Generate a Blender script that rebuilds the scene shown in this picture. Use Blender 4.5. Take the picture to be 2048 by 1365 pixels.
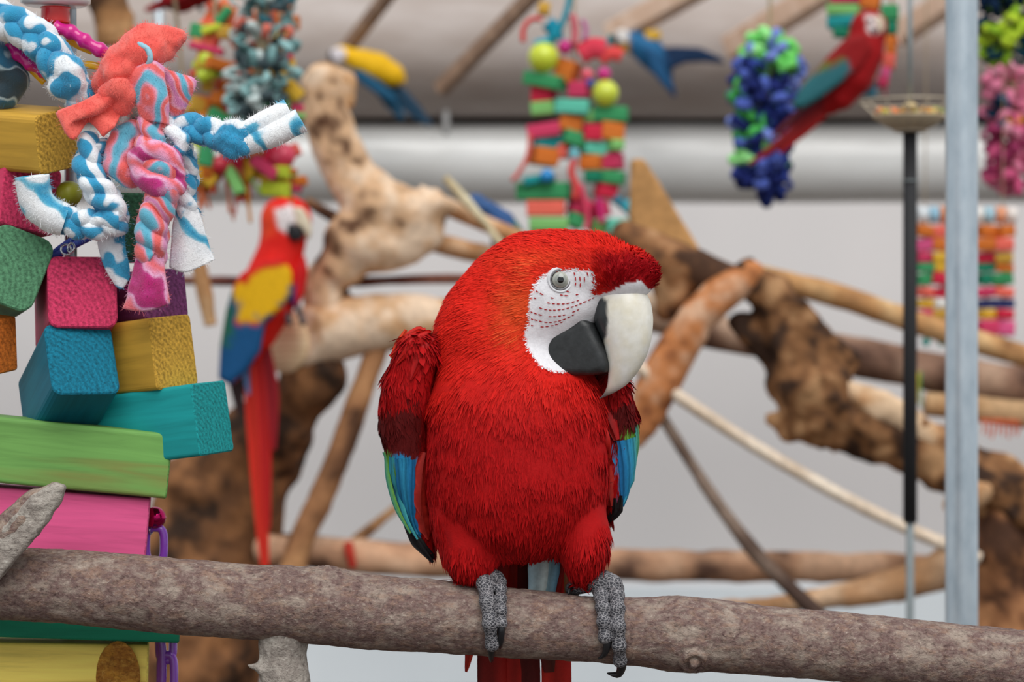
import bpy, math, random
import numpy as np
from mathutils import Vector, Matrix
from mathutils.bvhtree import BVHTree

for o in list(bpy.data.objects):
    bpy.data.objects.remove(o, do_unlink=True)
scene = bpy.context.scene
COL = scene.collection

# ------------------------------------------------------------------ camera, sky, sun, exposure
CAM_H = 1.5
LENS = 85.0
FPX = LENS / 36.0 * 2048.0
Y0 = 2.176                      # distance of the perch
cam = bpy.data.cameras.new('camera')
cam.lens = LENS; cam.sensor_width = 36.0; cam.sensor_fit = 'HORIZONTAL'
cam.clip_start = 0.05; cam.clip_end = 100
cam.dof.use_dof = True; cam.dof.focus_distance = 2.135; cam.dof.aperture_fstop = 6.5
camo = bpy.data.objects.new('camera', cam); COL.objects.link(camo)
camo.location = (0, 0, CAM_H); camo.rotation_euler = (math.pi / 2, 0, 0)
scene.camera = camo

world = bpy.data.worlds.new('overcast_sky'); scene.world = world
world.use_nodes = True
bg = world.node_tree.nodes['Background']
bg.inputs[0].default_value = (0.93, 0.97, 1.0, 1); bg.inputs[1].default_value = 0.66
sun = bpy.data.lights.new('sun', 'SUN'); sun.energy = 2.35; sun.angle = math.radians(50); sun.color = (1, 0.985, 0.96)
suno = bpy.data.objects.new('sun', sun); COL.objects.link(suno)
suno.rotation_euler = (math.radians(38), math.radians(9), 0); suno.location = (0, 0, 6)

vs = scene.view_settings
scene.display_settings.display_device = 'sRGB'
vs.view_transform = 'Standard'; vs.look = 'None'; vs.gamma = 1.0; vs.use_curve_mapping = False
vs.exposure = 0.0

# ------------------------------------------------------------------ helpers
rng = np.random.default_rng(7)
random.seed(7)
def S(Y): return Y / FPX                           # metres per photo pixel at a distance
def P(px, py, Y): return Vector(((px - 1024.0) / FPX * Y, Y, CAM_H - (py - 682.5) / FPX * Y))
def PA(a, Y):                                      # rows of px, py, depth offset in px -> metres
    a = np.asarray(a, float); yy = Y + a[:, 2] * S(Y)
    return np.stack([(a[:, 0] - 1024) / FPX * yy, yy, CAM_H - (a[:, 1] - 682.5) / FPX * yy], 1)
def PD(px, py, d, Y=Y0): return P(px, py, Y + d * S(Y))
def to_px(V):
    V = np.asarray(V)
    return np.stack([V[:, 0] / V[:, 1] * FPX + 1024, (CAM_H - V[:, 2]) / V[:, 1] * FPX + 682.5], 1)
def lin1(c):
    c = c / 255.0
    return c / 12.92 if c <= 0.04045 else ((c + 0.055) / 1.055) ** 2.4
def C(r, g, b): return (lin1(r), lin1(g), lin1(b), 1.0)
def CA(r, g, b): return np.array(C(r, g, b)[:3])

def lattice(ix, iy, iz, seed):
    h = (ix * 374761393 + iy * 668265263 + iz * 2147483647 + seed * 1274126177) & 0xFFFFFFFF
    h = ((h ^ (h >> 13)) * 1274126177) & 0xFFFFFFFF
    h = h ^ (h >> 16)
    return (h & 0xFFFF) / 65535.0
def vnoise(p, scale, seed=0):
    q = np.asarray(p, float) * scale + 1000.0
    i = np.floor(q).astype(np.int64); f = q - i; f = f * f * (3 - 2 * f)
    r = 0
    for dx in (0, 1):
        for dy in (0, 1):
            for dz in (0, 1):
                w = (f[..., 0] if dx else 1 - f[..., 0]) * (f[..., 1] if dy else 1 - f[..., 1]) * (f[..., 2] if dz else 1 - f[..., 2])
                r = r + w * lattice(i[..., 0] + dx, i[..., 1] + dy, i[..., 2] + dz, seed)
    return r * 2 - 1
def fbm(p, scale, seed=0, oct=3):
    r = 0; a = 1.0; t = 0
    for k in range(oct):
        r = r + a * vnoise(p, scale * 2 ** k, seed + k); t += a; a *= 0.5
    return r / t
def sstep(a, b, x):
    t = np.clip((x - a) / (b - a), 0, 1); return t * t * (3 - 2 * t)

def mesh_np(name, V, F, smooth=True, col=None):
    me = bpy.data.meshes.new(name)
    V = np.asarray(V, np.float32)
    if isinstance(F, np.ndarray):
        n, k = F.shape
        me.vertices.add(len(V)); me.vertices.foreach_set('co', V.ravel())
        me.loops.add(n * k); me.loops.foreach_set('vertex_index', F.astype(np.int32).ravel())
        me.polygons.add(n)
        me.polygons.foreach_set('loop_start', np.arange(0, n * k, k, dtype=np.int32))
        me.polygons.foreach_set('loop_total', np.full(n, k, dtype=np.int32))
        me.update(calc_edges=True); me.validate()
    else:
        me.from_pydata([tuple(map(float, v)) for v in V], [], [tuple(map(int, f)) for f in F]); me.update()
    if smooth:
        me.polygons.foreach_set('use_smooth', np.ones(len(me.polygons), dtype=bool))
    if col is not None:
        ca = me.color_attributes.new('Col', 'FLOAT_COLOR', 'POINT')
        c4 = np.ones((len(V), 4), np.float32); c4[:, :3] = col
        ca.data.foreach_set('color', c4.ravel())
    return me
def link(name, me, mat=None, parent=None, M=None):
    o = bpy.data.objects.new(name, me); COL.objects.link(o)
    if mat is not None:
        mats = mat if isinstance(mat, (list, tuple)) else [mat]
        if len(me.materials) == 0:
            for m in mats: me.materials.append(m)
    if M is not None: o.matrix_basis = M
    if parent is not None: adopt(o, parent)
    return o
def world_of(o):
    return (world_of(o.parent) @ o.matrix_parent_inverse @ o.matrix_basis) if o.parent else o.matrix_basis.copy()
def adopt(o, parent):
    o.parent = parent; o.matrix_parent_inverse = world_of(parent).inverted()
def tag(o, label=None, cat=None, group=None, kind=None):
    if label: o['label'] = label
    if cat: o['category'] = cat
    if group: o['group'] = group
    if kind: o['kind'] = kind
    return o
def thing(name, loc, label, cat, group=None):
    o = bpy.data.objects.new(name, None); COL.objects.link(o)
    o.empty_display_size = 0.02; o.location = Vector(loc)
    return tag(o, label, cat, group)

# ---- signed distance modelling + surface nets
def d_ell(p, c, r, yaw=0.0, roll=0.0):
    q = p - np.asarray(c)
    if yaw:
        ca, sa = math.cos(yaw), math.sin(yaw)
        q = np.stack([q[..., 0] * ca + q[..., 1] * sa, -q[..., 0] * sa + q[..., 1] * ca, q[..., 2]], -1)
    if roll:
        ca, sa = math.cos(roll), math.sin(roll)
        q = np.stack([q[..., 0] * ca + q[..., 2] * sa, q[..., 1], -q[..., 0] * sa + q[..., 2] * ca], -1)
    r = np.asarray(r, float)
    k0 = np.linalg.norm(q / r, axis=-1); k1 = np.linalg.norm(q / (r * r), axis=-1) + 1e-9
    return k0 * (k0 - 1) / k1
def d_cap(p, a, b, ra, rb):
    a = np.asarray(a); b = np.asarray(b); ab = b - a
    t = np.clip(((p - a) @ ab) / (ab @ ab + 1e-12), 0, 1)
    return np.linalg.norm(p - a - t[..., None] * ab, axis=-1) - (ra + (rb - ra) * t)
def d_chain(p, pts, rs):
    d = None
    for i in range(len(pts) - 1):
        e = d_cap(p, pts[i], pts[i + 1], rs[i], rs[i + 1]); d = e if d is None else np.minimum(d, e)
    return d
def smin(a, b, k):
    if a is None: return b
    h = np.clip(0.5 + 0.5 * (b - a) / k, 0, 1)
    return b * (1 - h) + a * h - k * h * (1 - h)
def d_poly2(x, z, poly):
    poly = np.asarray(poly, float); n = len(poly)
    d = np.full(x.shape, 1e9); s = np.ones(x.shape)
    for i in range(n):
        j = (i - 1) % n; vi, vj = poly[i], poly[j]; e = vj - vi
        wx = x - vi[0]; wz = z - vi[1]
        t = np.clip((wx * e[0] + wz * e[1]) / (e @ e + 1e-15), 0, 1)
        d = np.minimum(d, (wx - e[0] * t) ** 2 + (wz - e[1] * t) ** 2)
        c1 = z >= vi[1]; c2 = z < vj[1]; c3 = e[0] * wz > e[1] * wx
        s = np.where((c1 & c2 & c3) | (~c1 & ~c2 & ~c3), -s, s)
    return s * np.sqrt(d)
def inpoly(x, y, poly): return d_poly2(np.asarray(x, float), np.asarray(y, float), poly) < 0
def nets(f, lo, hi, h):
    lo = np.asarray(lo, float); hi = np.asarray(hi, float)
    n = np.ceil((hi - lo) / h).astype(int) + 1
    ax = [lo[i] + h * np.arange(n[i]) for i in range(3)]
    G = np.stack(np.meshgrid(*ax, indexing='ij'), -1)
    v = f(G)
    v[0], v[-1] = 1, 1; v[:, 0], v[:, -1] = 1, 1; v[:, :, 0], v[:, :, -1] = 1, 1
    m = tuple(n - 1)
    cs = {}
    for a in (0, 1):
        for b in (0, 1):
            for c in (0, 1):
                cs[a, b, c] = v[a:a + m[0], b:b + m[1], c:c + m[2]]
    ins = sum((x < 0).astype(int) for x in cs.values())
    mask = (ins > 0) & (ins < 8)
    idx = np.argwhere(mask)
    acc = np.zeros((len(idx), 3)); cnt = np.zeros(len(idx))
    for ka in cs:
        for dim in range(3):
            if ka[dim]: continue
            kb = list(ka); kb[dim] = 1; kb = tuple(kb)
            va = cs[ka][mask]; vb = cs[kb][mask]
            x = (va < 0) != (vb < 0)
            t = np.where(x, va / np.where(x, va - vb, 1), 0)
            p = np.tile(np.array(ka, float), (len(idx), 1)); p[:, dim] += t
            acc[x] += p[x]; cnt[x] += 1
    V = lo + h * (idx + acc / cnt[:, None])
    num = -np.ones(m, int); num[mask] = np.arange(len(idx))
    F = []
    inside = v < 0
    for dim in range(3):
        o1, o2 = [(1, 2), (2, 0), (0, 1)][dim]
        sl = [slice(None)] * 3; sl2 = [slice(None)] * 3
        sl[dim] = slice(0, n[dim] - 1); sl2[dim] = slice(1, n[dim])
        A = inside[tuple(sl)]; B = inside[tuple(sl2)]
        e = np.argwhere(A != B)
        e = e[(e[:, o1] > 0) & (e[:, o2] > 0) & (e[:, o1] < m[o1]) & (e[:, o2] < m[o2])]
        def cell(d1, d2):
            q = e.copy(); q[:, o1] -= d1; q[:, o2] -= d2
            return num[q[:, 0], q[:, 1], q[:, 2]]
        q = np.stack([cell(1, 1), cell(0, 1), cell(0, 0), cell(1, 0)], 1)
        fl = ~A[e[:, 0], e[:, 1], e[:, 2]]
        q[fl] = q[fl][:, ::-1]
        F.append(q)
    return V, np.concatenate(F)
def chain_px(rows, Y):
    a = np.array([[r[0], r[1], r[2] if len(r) > 3 else 0.0] for r in rows], float)
    W = PA(a, Y); rs = [r[-1] * W[i, 1] / FPX for i, r in enumerate(rows)]
    return W, rs
def resamp(pts, n, closed=False):
    pts = np.asarray(pts, float)
    m = len(pts)
    seg = np.linalg.norm(np.diff(pts, axis=0), axis=1); t = np.concatenate([[0], np.cumsum(seg)])
    # catmull-rom by arc parameter
    u = np.linspace(0, t[-1], n); out = []
    for x in u:
        i = min(max(np.searchsorted(t, x) - 1, 0), m - 2)
        f = (x - t[i]) / max(t[i + 1] - t[i], 1e-9)
        p0 = pts[max(i - 1, 0)]; p1 = pts[i]; p2 = pts[i + 1]; p3 = pts[min(i + 2, m - 1)]
        out.append(0.5 * (2 * p1 + (p2 - p0) * f + (2 * p0 - 5 * p1 + 4 * p2 - p3) * f * f + (3 * p1 - p0 - 3 * p2 + p3) * f ** 3))
    return np.array(out)
def vnormals(V, F):
    e1 = V[F[:, 1]] - V[F[:, 0]]; e2 = V[F[:, 2]] - V[F[:, 0]]
    fn = np.cross(e1, e2)
    N = np.zeros_like(V)
    for k in range(F.shape[1]): np.add.at(N, F[:, k], fn)
    return N / (np.linalg.norm(N, axis=1, keepdims=True) + 1e-12)
def frames(path):
    T = np.gradient(path, axis=0); T /= np.linalg.norm(T, axis=1, keepdims=True) + 1e-12
    up = np.array([0, 0, 1.0]) if abs(T[0][2]) < 0.8 else np.array([0, -1.0, 0])
    U = np.zeros_like(T); W = np.zeros_like(T)
    u = np.cross(np.cross(T[0], up), T[0]); u /= np.linalg.norm(u)
    for i in range(len(T)):
        u = u - T[i] * (u @ T[i]); u /= np.linalg.norm(u) + 1e-12
        U[i] = u; W[i] = np.cross(T[i], u)
    return T, U, W
def tube(path, rad, sides=12, flat=1.0, noise=0.0, nscale=40, seed=0, caps=True):
    path = np.asarray(path, float); n = len(path)
    rad = np.broadcast_to(np.asarray(rad, float), (n,))
    T, U, W = frames(path)
    a = np.linspace(0, 2 * math.pi, sides, endpoint=False)
    V = (path[:, None, :] + rad[:, None, None] * (np.cos(a)[None, :, None] * U[:, None, :] + flat * np.sin(a)[None, :, None] * W[:, None, :]))
    V = V.reshape(-1, 3)
    if noise:
        D = V - np.repeat(path, sides, 0); L = np.linalg.norm(D, axis=1, keepdims=True) + 1e-9
        V = V + D / L * (fbm(V, nscale, seed)[:, None] * noise)
    F = []
    for i in range(n - 1):
        for k in range(sides):
            k2 = (k + 1) % sides
            F.append((i * sides + k, i * sides + k2, (i + 1) * sides + k2, (i + 1) * sides + k))
    if caps:
        V = np.vstack([V, path[0], path[-1]]); c0 = len(V) - 2; c1 = len(V) - 1
        for k in range(sides):
            k2 = (k + 1) % sides
            F.append((c0, k2, k, k)[:3]); F.append((c1, (n - 1) * sides + k, (n - 1) * sides + k2))
    return V, F
def merge(parts):
    Vs, Fs, o = [], [], 0
    for V, F in parts:
        Vs.append(np.asarray(V)); Fs += [tuple(int(i) + o for i in f) for f in F]; o += len(V)
    return np.vstack(Vs), Fs
def lathe(profile, sides=24, axis=2):
    V, F = [], []
    for (r, z) in profile:
        for k in range(sides):
            a = 2 * math.pi * k / sides
            V.append((r * math.cos(a), r * math.sin(a), z))
    n = len(profile)
    for i in range(n - 1):
        for k in range(sides):
            k2 = (k + 1) % sides
            F.append((i * sides + k, i * sides + k2, (i + 1) * sides + k2, (i + 1) * sides + k))
    return np.array(V), F
def sphere(r=1.0, seg=16, ring=10, sc=(1, 1, 1)):
    prof = [(max(math.sin(math.pi * i / ring), 1e-4), -math.cos(math.pi * i / ring)) for i in range(ring + 1)]
    V, F = lathe(prof, seg)
    return V * r * np.array(sc), F
def rbox(sx, sy, sz, r=0.004, seg=3):
    """box with rounded long edges (long axis X) and lightly broken ends; faces 0/1 side, last two rings end"""
    pts = []
    for (cx, cy, a0) in ((sy / 2 - r, sz / 2 - r, 0), (-sy / 2 + r, sz / 2 - r, 90), (-sy / 2 + r, -sz / 2 + r, 180), (sy / 2 - r, -sz / 2 + r, 270)):
        for k in range(seg + 1):
            a = math.radians(a0 + 90 * k / seg); pts.append((cx + r * math.cos(a), cy + r * math.sin(a)))
    n = len(pts); e = min(0.0012, sx * 0.05)
    V = []
    for (x, s) in ((-sx / 2, 1 - 2 * e / min(sy, sz)), (-sx / 2 + e, 1), (sx / 2 - e, 1), (sx / 2, 1 - 2 * e / min(sy, sz))):
        for (y, z) in pts: V.append((x, y * s, z * s))
    F = [tuple(range(n - 1, -1, -1)), tuple(range(3 * n, 4 * n))]
    mi = [1, 1]
    for i in range(3):
        for k in range(n):
            k2 = (k + 1) % n; F.append((i * n + k, i * n + k2, (i + 1) * n + k2, (i + 1) * n + k)); mi.append(0 if i == 1 else 1)
    return np.array(V), F, mi

# ------------------------------------------------------------------ materials
MATS = {}
def nmat(name):
    m = bpy.data.materials.new(name); m.use_nodes = True
    nt = m.node_tree; b = nt.nodes['Principled BSDF']
    return m, nt, b
def N(nt, t, **kw):
    n = nt.nodes.new(t)
    for k, v in kw.items():
        if k.startswith('i_'):
            n.inputs[k[2:].replace('_', ' ')].default_value = v
        else: setattr(n, k, v)
    return n
def coords(nt, scale=(1, 1, 1), kind='Object'):
    tc = N(nt, 'ShaderNodeTexCoord'); mp = N(nt, 'ShaderNodeMapping')
    mp.inputs['Scale'].default_value = scale
    nt.links.new(tc.outputs[kind], mp.inputs[0]); return mp.outputs[0]
def noise(nt, vec, scale, detail=3, rough=0.55, dist=0.0):
    n = N(nt, 'ShaderNodeTexNoise'); n.inputs['Scale'].default_value = scale; n.inputs['Detail'].default_value = detail
    n.inputs['Roughness'].default_value = rough; n.inputs['Distortion'].default_value = dist
    nt.links.new(vec, n.inputs['Vector']); return n.outputs[0]
def ramp(nt, fac, stops, interp='LINEAR'):
    r = N(nt, 'ShaderNodeValToRGB'); r.color_ramp.interpolation = interp
    el = r.color_ramp.elements
    while len(el) > 1: el.remove(el[0])
    el[0].position = stops[0][0]; el[0].color = stops[0][1]
    for p, c in stops[1:]:
        e = el.new(p); e.color = c
    nt.links.new(fac, r.inputs[0]); return r.outputs[0]
def mixc(nt, fac, a, b, mode='MIX'):
    m = N(nt, 'ShaderNodeMix', data_type='RGBA', blend_type=mode)
    for sock, v in ((m.inputs[0], fac), (m.inputs[6], a), (m.inputs[7], b)):
        if isinstance(v, (int, float)): sock.default_value = v
        elif isinstance(v, tuple): sock.default_value = v
        else: nt.links.new(v, sock)
    return m.outputs[2]
def bump(nt, b, h, strength=0.3, dist=0.001):
    bp = N(nt, 'ShaderNodeBump'); bp.inputs['Strength'].default_value = strength; bp.inputs['Distance'].default_value = dist
    nt.links.new(h, bp.inputs['Height']); nt.links.new(bp.outputs[0], b.inputs['Normal'])
def mul(c, k): return (min(c[0] * k, 1), min(c[1] * k, 1), min(c[2] * k, 1), 1)

def m_plain(key, col, rough=0.5, metal=0.0, spec=0.5, coat=0.0, var=0.12, nsc=60):
    if key in MATS: return MATS[key]
    m, nt, b = nmat(key)
    v = coords(nt); nz = noise(nt, v, nsc, 3)
    nt.links.new(ramp(nt, nz, [(0.3, mul(col, 1 - var)), (0.7, mul(col, 1 + var))]), b.inputs['Base Color'])
    b.inputs['Roughness'].default_value = rough; b.inputs['Metallic'].default_value = metal
    b.inputs['Specular IOR Level'].default_value = spec; b.inputs['Coat Weight'].default_value = coat
    MATS[key] = m; return m
def m_vcol(key, rough=0.6, spec=0.3, sheen=0.0, var=0.1, nsc=300, bstr=0.0, bsc=400, bdist=0.0006):
    if key in MATS: return MATS[key]
    m, nt, b = nmat(key)
    at = N(nt, 'ShaderNodeAttribute'); at.attribute_name = 'Col'
    v = coords(nt); nz = noise(nt, v, nsc, 3)
    g = ramp(nt, nz, [(0.3, (1 - var,) * 3 + (1,)), (0.7, (1 + var,) * 3 + (1,))])
    nt.links.new(mixc(nt, 1.0, at.outputs[0], g, 'MULTIPLY'), b.inputs['Base Color'])
    b.inputs['Roughness'].default_value = rough; b.inputs['Specular IOR Level'].default_value = spec
    b.inputs['Sheen Weight'].default_value = sheen
    if bstr: bump(nt, b, noise(nt, v, bsc, 3), bstr, bdist)
    MATS[key] = m; return m
def m_wood(key, col, end=False, dark=0.72, lite=1.18, grain2=None):
    """dyed timber, grain along local X"""
    k = key + ('_end' if end else '')
    if k in MATS: return MATS[k]
    m, nt, b = nmat(k)
    b.inputs['Roughness'].default_value = 0.62 if not end else 0.8
    b.inputs['Specular IOR Level'].default_value = 0.25
    if not end:
        v = coords(nt, (7, 95, 95)); n1 = noise(nt, v, 1.0, 5, 0.6, 0.6)
        v2 = coords(nt, (2.2, 22, 22)); n2 = noise(nt, v2, 1.0, 2, 0.5, 1.2)
        c = ramp(nt, n1, [(0.28, mul(col, dark)), (0.5, col), (0.75, mul(col, lite))])
        g2 = grain2 or mul(col, 0.8)
        f = ramp(nt, n2, [(0.5, (0, 0, 0, 1)), (0.62, (0.55, 0.55, 0.55, 1)), (0.7, (0.1, 0.1, 0.1, 1))])
        nt.links.new(mixc(nt, f, c, g2), b.inputs['Base Color'])
        bump(nt, b, n1, 0.25, 0.0006)
    else:
        v = coords(nt, (1, 1, 1)); n1 = noise(nt, v, 330, 4, 0.75)
        w = N(nt, 'ShaderNodeTexWave'); w.wave_type = 'RINGS'; w.rings_direction = 'X'
        w.inputs['Scale'].default_value = 62; w.inputs['Distortion'].default_value = 5.0; w.inputs['Detail'].default_value = 3
        w.inputs['Detail Scale'].default_value = 3
        mp = N(nt, 'ShaderNodeMapping'); mp.inputs['Location'].default_value = (0, 0.05, 0.035)
        nt.links.new(v, mp.inputs[0]); nt.links.new(mp.outputs[0], w.inputs[0])
        h = N(nt, 'ShaderNodeMath', operation='ADD'); nt.links.new(n1, h.inputs[0])
        s = N(nt, 'ShaderNodeMath', operation='MULTIPLY'); s.inputs[1].default_value = 0.13
        nt.links.new(w.outputs[1], s.inputs[0]); nt.links.new(s.outputs[0], h.inputs[1])
        c = ramp(nt, h.outputs[0], [(0.38, mul(col, 0.5)), (0.6, col), (0.82, mul(col, 1.45))])
        nt.links.new(c, b.inputs['Base Color'])
        bump(nt, b, h.outputs[0], 0.9, 0.0013)
    MATS[k] = m; return m
def m_fleece(key, stops, scale=45, seed=0.0, interp='LINEAR'):
    if key in MATS: return MATS[key]
    m, nt, b = nmat(key)
    tc = N(nt, 'ShaderNodeTexCoord'); mp = N(nt, 'ShaderNodeMapping'); mp.inputs['Location'].default_value = (seed, seed * 2, seed)
    nt.links.new(tc.outputs['Object'], mp.inputs[0]); v = mp.outputs[0]
    w = N(nt, 'ShaderNodeTexWave'); w.bands_direction = 'DIAGONAL'; w.wave_profile = 'SIN'
    w.inputs['Scale'].default_value = scale * 0.2; w.inputs['Distortion'].default_value = 8.0; w.inputs['Detail'].default_value = 1.6; w.inputs['Detail Scale'].default_value = 2.2
    nt.links.new(v, w.inputs[0]); n1 = w.outputs[1]
    c = ramp(nt, n1, stops, interp)
    nt.links.new(c, b.inputs['Base Color'])
    b.inputs['Roughness'].default_value = 0.95; b.inputs['Specular IOR Level'].default_value = 0.1
    b.inputs['Sheen Weight'].default_value = 0.35; b.inputs['Sheen Roughness'].default_value = 0.6
    bump(nt, b, noise(nt, v, 700, 3), 0.5, 0.0012)
    MATS[key] = m; return m
def m_bark(key, a, bcol, c, d, sx=1.0):
    if key in MATS: return MATS[key]
    m, nt, b = nmat(key)
    v = coords(nt, (0.7, 1, 1)); n1 = noise(nt, v, 34, 5, 0.68, 0.2)
    v2 = coords(nt, (0.7, 1, 1)); n2 = noise(nt, v2, 330, 4, 0.75, 0.5)
    v3 = coords(nt, (0.5, 1, 1)); n3 = noise(nt, v3, 130, 4, 0.7, 0.7)
    c1 = ramp(nt, n1, [(0.36, a), (0.5, bcol), (0.64, a)])
    f3 = ramp(nt, n3, [(0.5, (0, 0, 0, 1)), (0.64, (0.5, 0.5, 0.5, 1))])
    c2 = mixc(nt, f3, c1, c)
    f2 = ramp(nt, n2, [(0.58, (0, 0, 0, 1)), (0.72, (0.7, 0.7, 0.7, 1))])
    c3 = mixc(nt, f2, c2, d)
    g = ramp(nt, n2, [(0.3, (0.42, 0.4, 0.4, 1)), (0.5, (1, 1, 1, 1))])
    nt.links.new(mixc(nt, 1.0, c3, g, 'MULTIPLY'), b.inputs['Base Color'])
    b.inputs['Roughness'].default_value = 0.85; b.inputs['Specular IOR Level'].default_value = 0.2
    ad = N(nt, 'ShaderNodeMath', operation='ADD'); nt.links.new(n2, ad.inputs[0]); nt.links.new(n3, ad.inputs[1])
    bump(nt, b, ad.outputs[0], 0.7, 0.0022)
    MATS[key] = m; return m
# ------------------------------------------------------------------ the setting
YW = 10.5
def box_mesh(name, lo, hi):
    (x0, y0, z0), (x1, y1, z1) = lo, hi
    V = [(x0, y0, z0), (x1, y0, z0), (x1, y1, z0), (x0, y1, z0), (x0, y0, z1), (x1, y0, z1), (x1, y1, z1), (x0, y1, z1)]
    F = [(3, 2, 1, 0), (4, 5, 6, 7), (0, 1, 5, 4), (1, 2, 6, 5), (2, 3, 7, 6), (3, 0, 4, 7)]
    return mesh_np(name, np.array(V), F, smooth=False)
def m_sheet(key, a, b_, scale=(0.6, 1, 0.25), sc=1.2, rough=0.55):
    m, nt, b = nmat(key)
    v = coords(nt, scale); n1 = noise(nt, v, sc, 3)
    nt.links.new(ramp(nt, n1, [(0.3, a), (0.7, b_)]), b.inputs['Base Color'])
    b.inputs['Roughness'].default_value = rough; b.inputs['Specular IOR Level'].default_value = 0.25
    return m
w_up = m_sheet('wall_sheet_white', C(230, 225, 224), C(216, 213, 213))
w_lo = m_sheet('wall_sheet_pale_blue', C(240, 246, 250), C(222, 230, 236))
flr = m_sheet('floor_concrete', C(92, 80, 70), C(66, 56, 48), (1, 1, 1), 2.0, 0.85)
zj = P(0, 1172, YW).z
tag(link('wall_back', box_mesh('wall_back', (-6, YW, zj), (6, YW + 0.1, 4.2)), w_up), kind='structure')
tag(link('wall_lower', box_mesh('wall_lower', (-6, YW - 0.02, 0), (6, YW + 0.1, zj)), w_lo), kind='structure')
tag(link('floor', box_mesh('floor', (-6, -3, -0.1), (6, YW + 0.1, 0)), flr), kind='structure')
# added dark strip standing in for the shaded gap above the duct
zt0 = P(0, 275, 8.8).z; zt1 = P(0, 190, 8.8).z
tag(link('trim_1', box_mesh('trim_1', (-6, 8.78, zt0), (6, 8.86, zt1)), m_plain('gap_shade_brown', C(58, 46, 42), 0.8)), kind='structure')
# bulging grey fabric cover under the eaves
def long_tube(name, yc_px, r_px, Y, mat, squash=1.0, nz=0.0, sides=40):
    s = S(Y); c = P(0, yc_px, Y)
    path = np.stack([np.linspace(-5.9, 5.9, 60), np.full(60, Y), np.full(60, c.z)], 1)
    V, F = tube(path, r_px * s, sides, 1.0, nz, 2.0, 3)
    return tag(link(name, mesh_np(name, V, F), mat), kind='structure')
m, nt, b = nmat('grey_cover_fabric')
v = coords(nt, (0.3, 1, 1)); n1 = noise(nt, v, 9, 3)
nt.links.new(ramp(nt, n1, [(0.3, C(160, 146, 138)), (0.7, C(182, 172, 167))]), b.inputs['Base Color']); b.inputs['Roughness'].default_value = 0.7
b.inputs['Specular IOR Level'].default_value = 0.2
long_tube('ceiling_cover', 108, 128, 8.55, m, nz=0.006)
# inflated pale air duct
m, nt, b = nmat('pale_duct_plastic')
v = coords(nt, (0.4, 1, 1)); n1 = noise(nt, v, 6, 3)
nt.links.new(ramp(nt, n1, [(0.3, C(222, 221, 218)), (0.7, C(238, 238, 236))]), b.inputs['Base Color'])
b.inputs['Roughness'].default_value = 0.25; b.inputs['Specular IOR Level'].default_value = 0.8
dz = P(0, 327, 8.6).z
duct = thing('air_duct', (0, 8.6, dz), 'long pale inflated air duct running along the back wall', 'duct')
path = np.stack([np.linspace(-5.9, 5.9, 80), np.full(80, 8.6), np.full(80, dz)], 1)
V, F = tube(path, 80 * S(8.6), 40, 1.0, 0.006, 3.0, 5)
link('tube', mesh_np('tube', V, F), m, duct)
hg = m_plain('duct_hanger_white', C(215, 215, 215), 0.4)
for px in (-400, 252, 893, 1560, 2400):
    p = P(px, 250, 8.53)
    V, F = tube(np.array([p + Vector((0, -0.03, -0.05)), p + Vector((0, -0.055, 0.02)), p + Vector((0, -0.06, 0.12))]), 0.012, 8)
    link('hanger', mesh_np('hanger', V, F), hg, duct)
# sloping timber rafters
raf = m_sheet('rafter_timber', C(238, 208, 186), C(218, 180, 152), (8, 8, 1), 3.0, 0.7)
raf2 = m_sheet('rafter_timber_weathered', C(168, 138, 116), C(135, 108, 90), (8, 8, 1), 3.0, 0.7)
def beam(name, a, b_, w, h, mat, parent=None):
    a = Vector(a); b_ = Vector(b_); d = (b_ - a); L = d.length; d.normalize()
    up = Vector((0, 0, 1)); sd = d.cross(up).normalized(); u = sd.cross(d)
    M = Matrix.Translation((a + b_) / 2) @ Matrix((d, sd, u)).transposed().to_4x4()
    V, F, mi = rbox(L, w, h, min(w, h) * 0.12, 2)
    me = mesh_np(name, V, F, smooth=False)
    return link(name, me, mat, parent, M)
k = 2
for (x0, y0, x1, y1, w, mt) in ((800, -40, 688, 104, 24, raf2), (1095, -40, 880, 180, 28, raf2), (1440, -50, 1225, 70, 46, raf), (1700, -50, 1462, 98, 50, raf), (1990, -60, 1795, 72, 46, raf)):
    s = S(8.0)
    a = P(x0 + (x0 - x1) * 0.8, y0 + (y0 - y1) * 0.8, 7.7); b_ = P(x1, y1, 8.2)
    tag(beam('trim_%d' % k, a, b_, w * s, w * s, mt), kind='structure'); k += 1
# overhead pipes from which toys hang (above the picture)
galv0 = m_plain('galvanised_pipe', C(176, 184, 190), 0.42, 0.75, 0.5, var=0.15, nsc=90)
ZP = 2.75
for (yy) in (2.3, 4.55, 5.6):
    V, F = tube(np.array([(-3.2, yy, ZP), (0, yy, ZP), (3.2, yy, ZP)]), 0.021, 16)
    tag(link('trim_%d' % k, mesh_np('trim_%d' % k, V, F), galv0), kind='structure'); k += 1
for sx in (-1, 1):
    V, F = tube(np.array([(sx * 3.2, 2.0, ZP), (sx * 3.2, YW, ZP)]), 0.024, 16)
    tag(link('trim_%d' % k, mesh_np('trim_%d' % k, V, F), galv0), kind='structure'); k += 1
    V, F = tube(np.array([(sx * 3.2, 2.0, 0.0), (sx * 3.2, 2.0, ZP)]), 0.024, 16)
    tag(link('trim_%d' % k, mesh_np('trim_%d' % k, V, F), galv0), kind='structure'); k += 1

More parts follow.
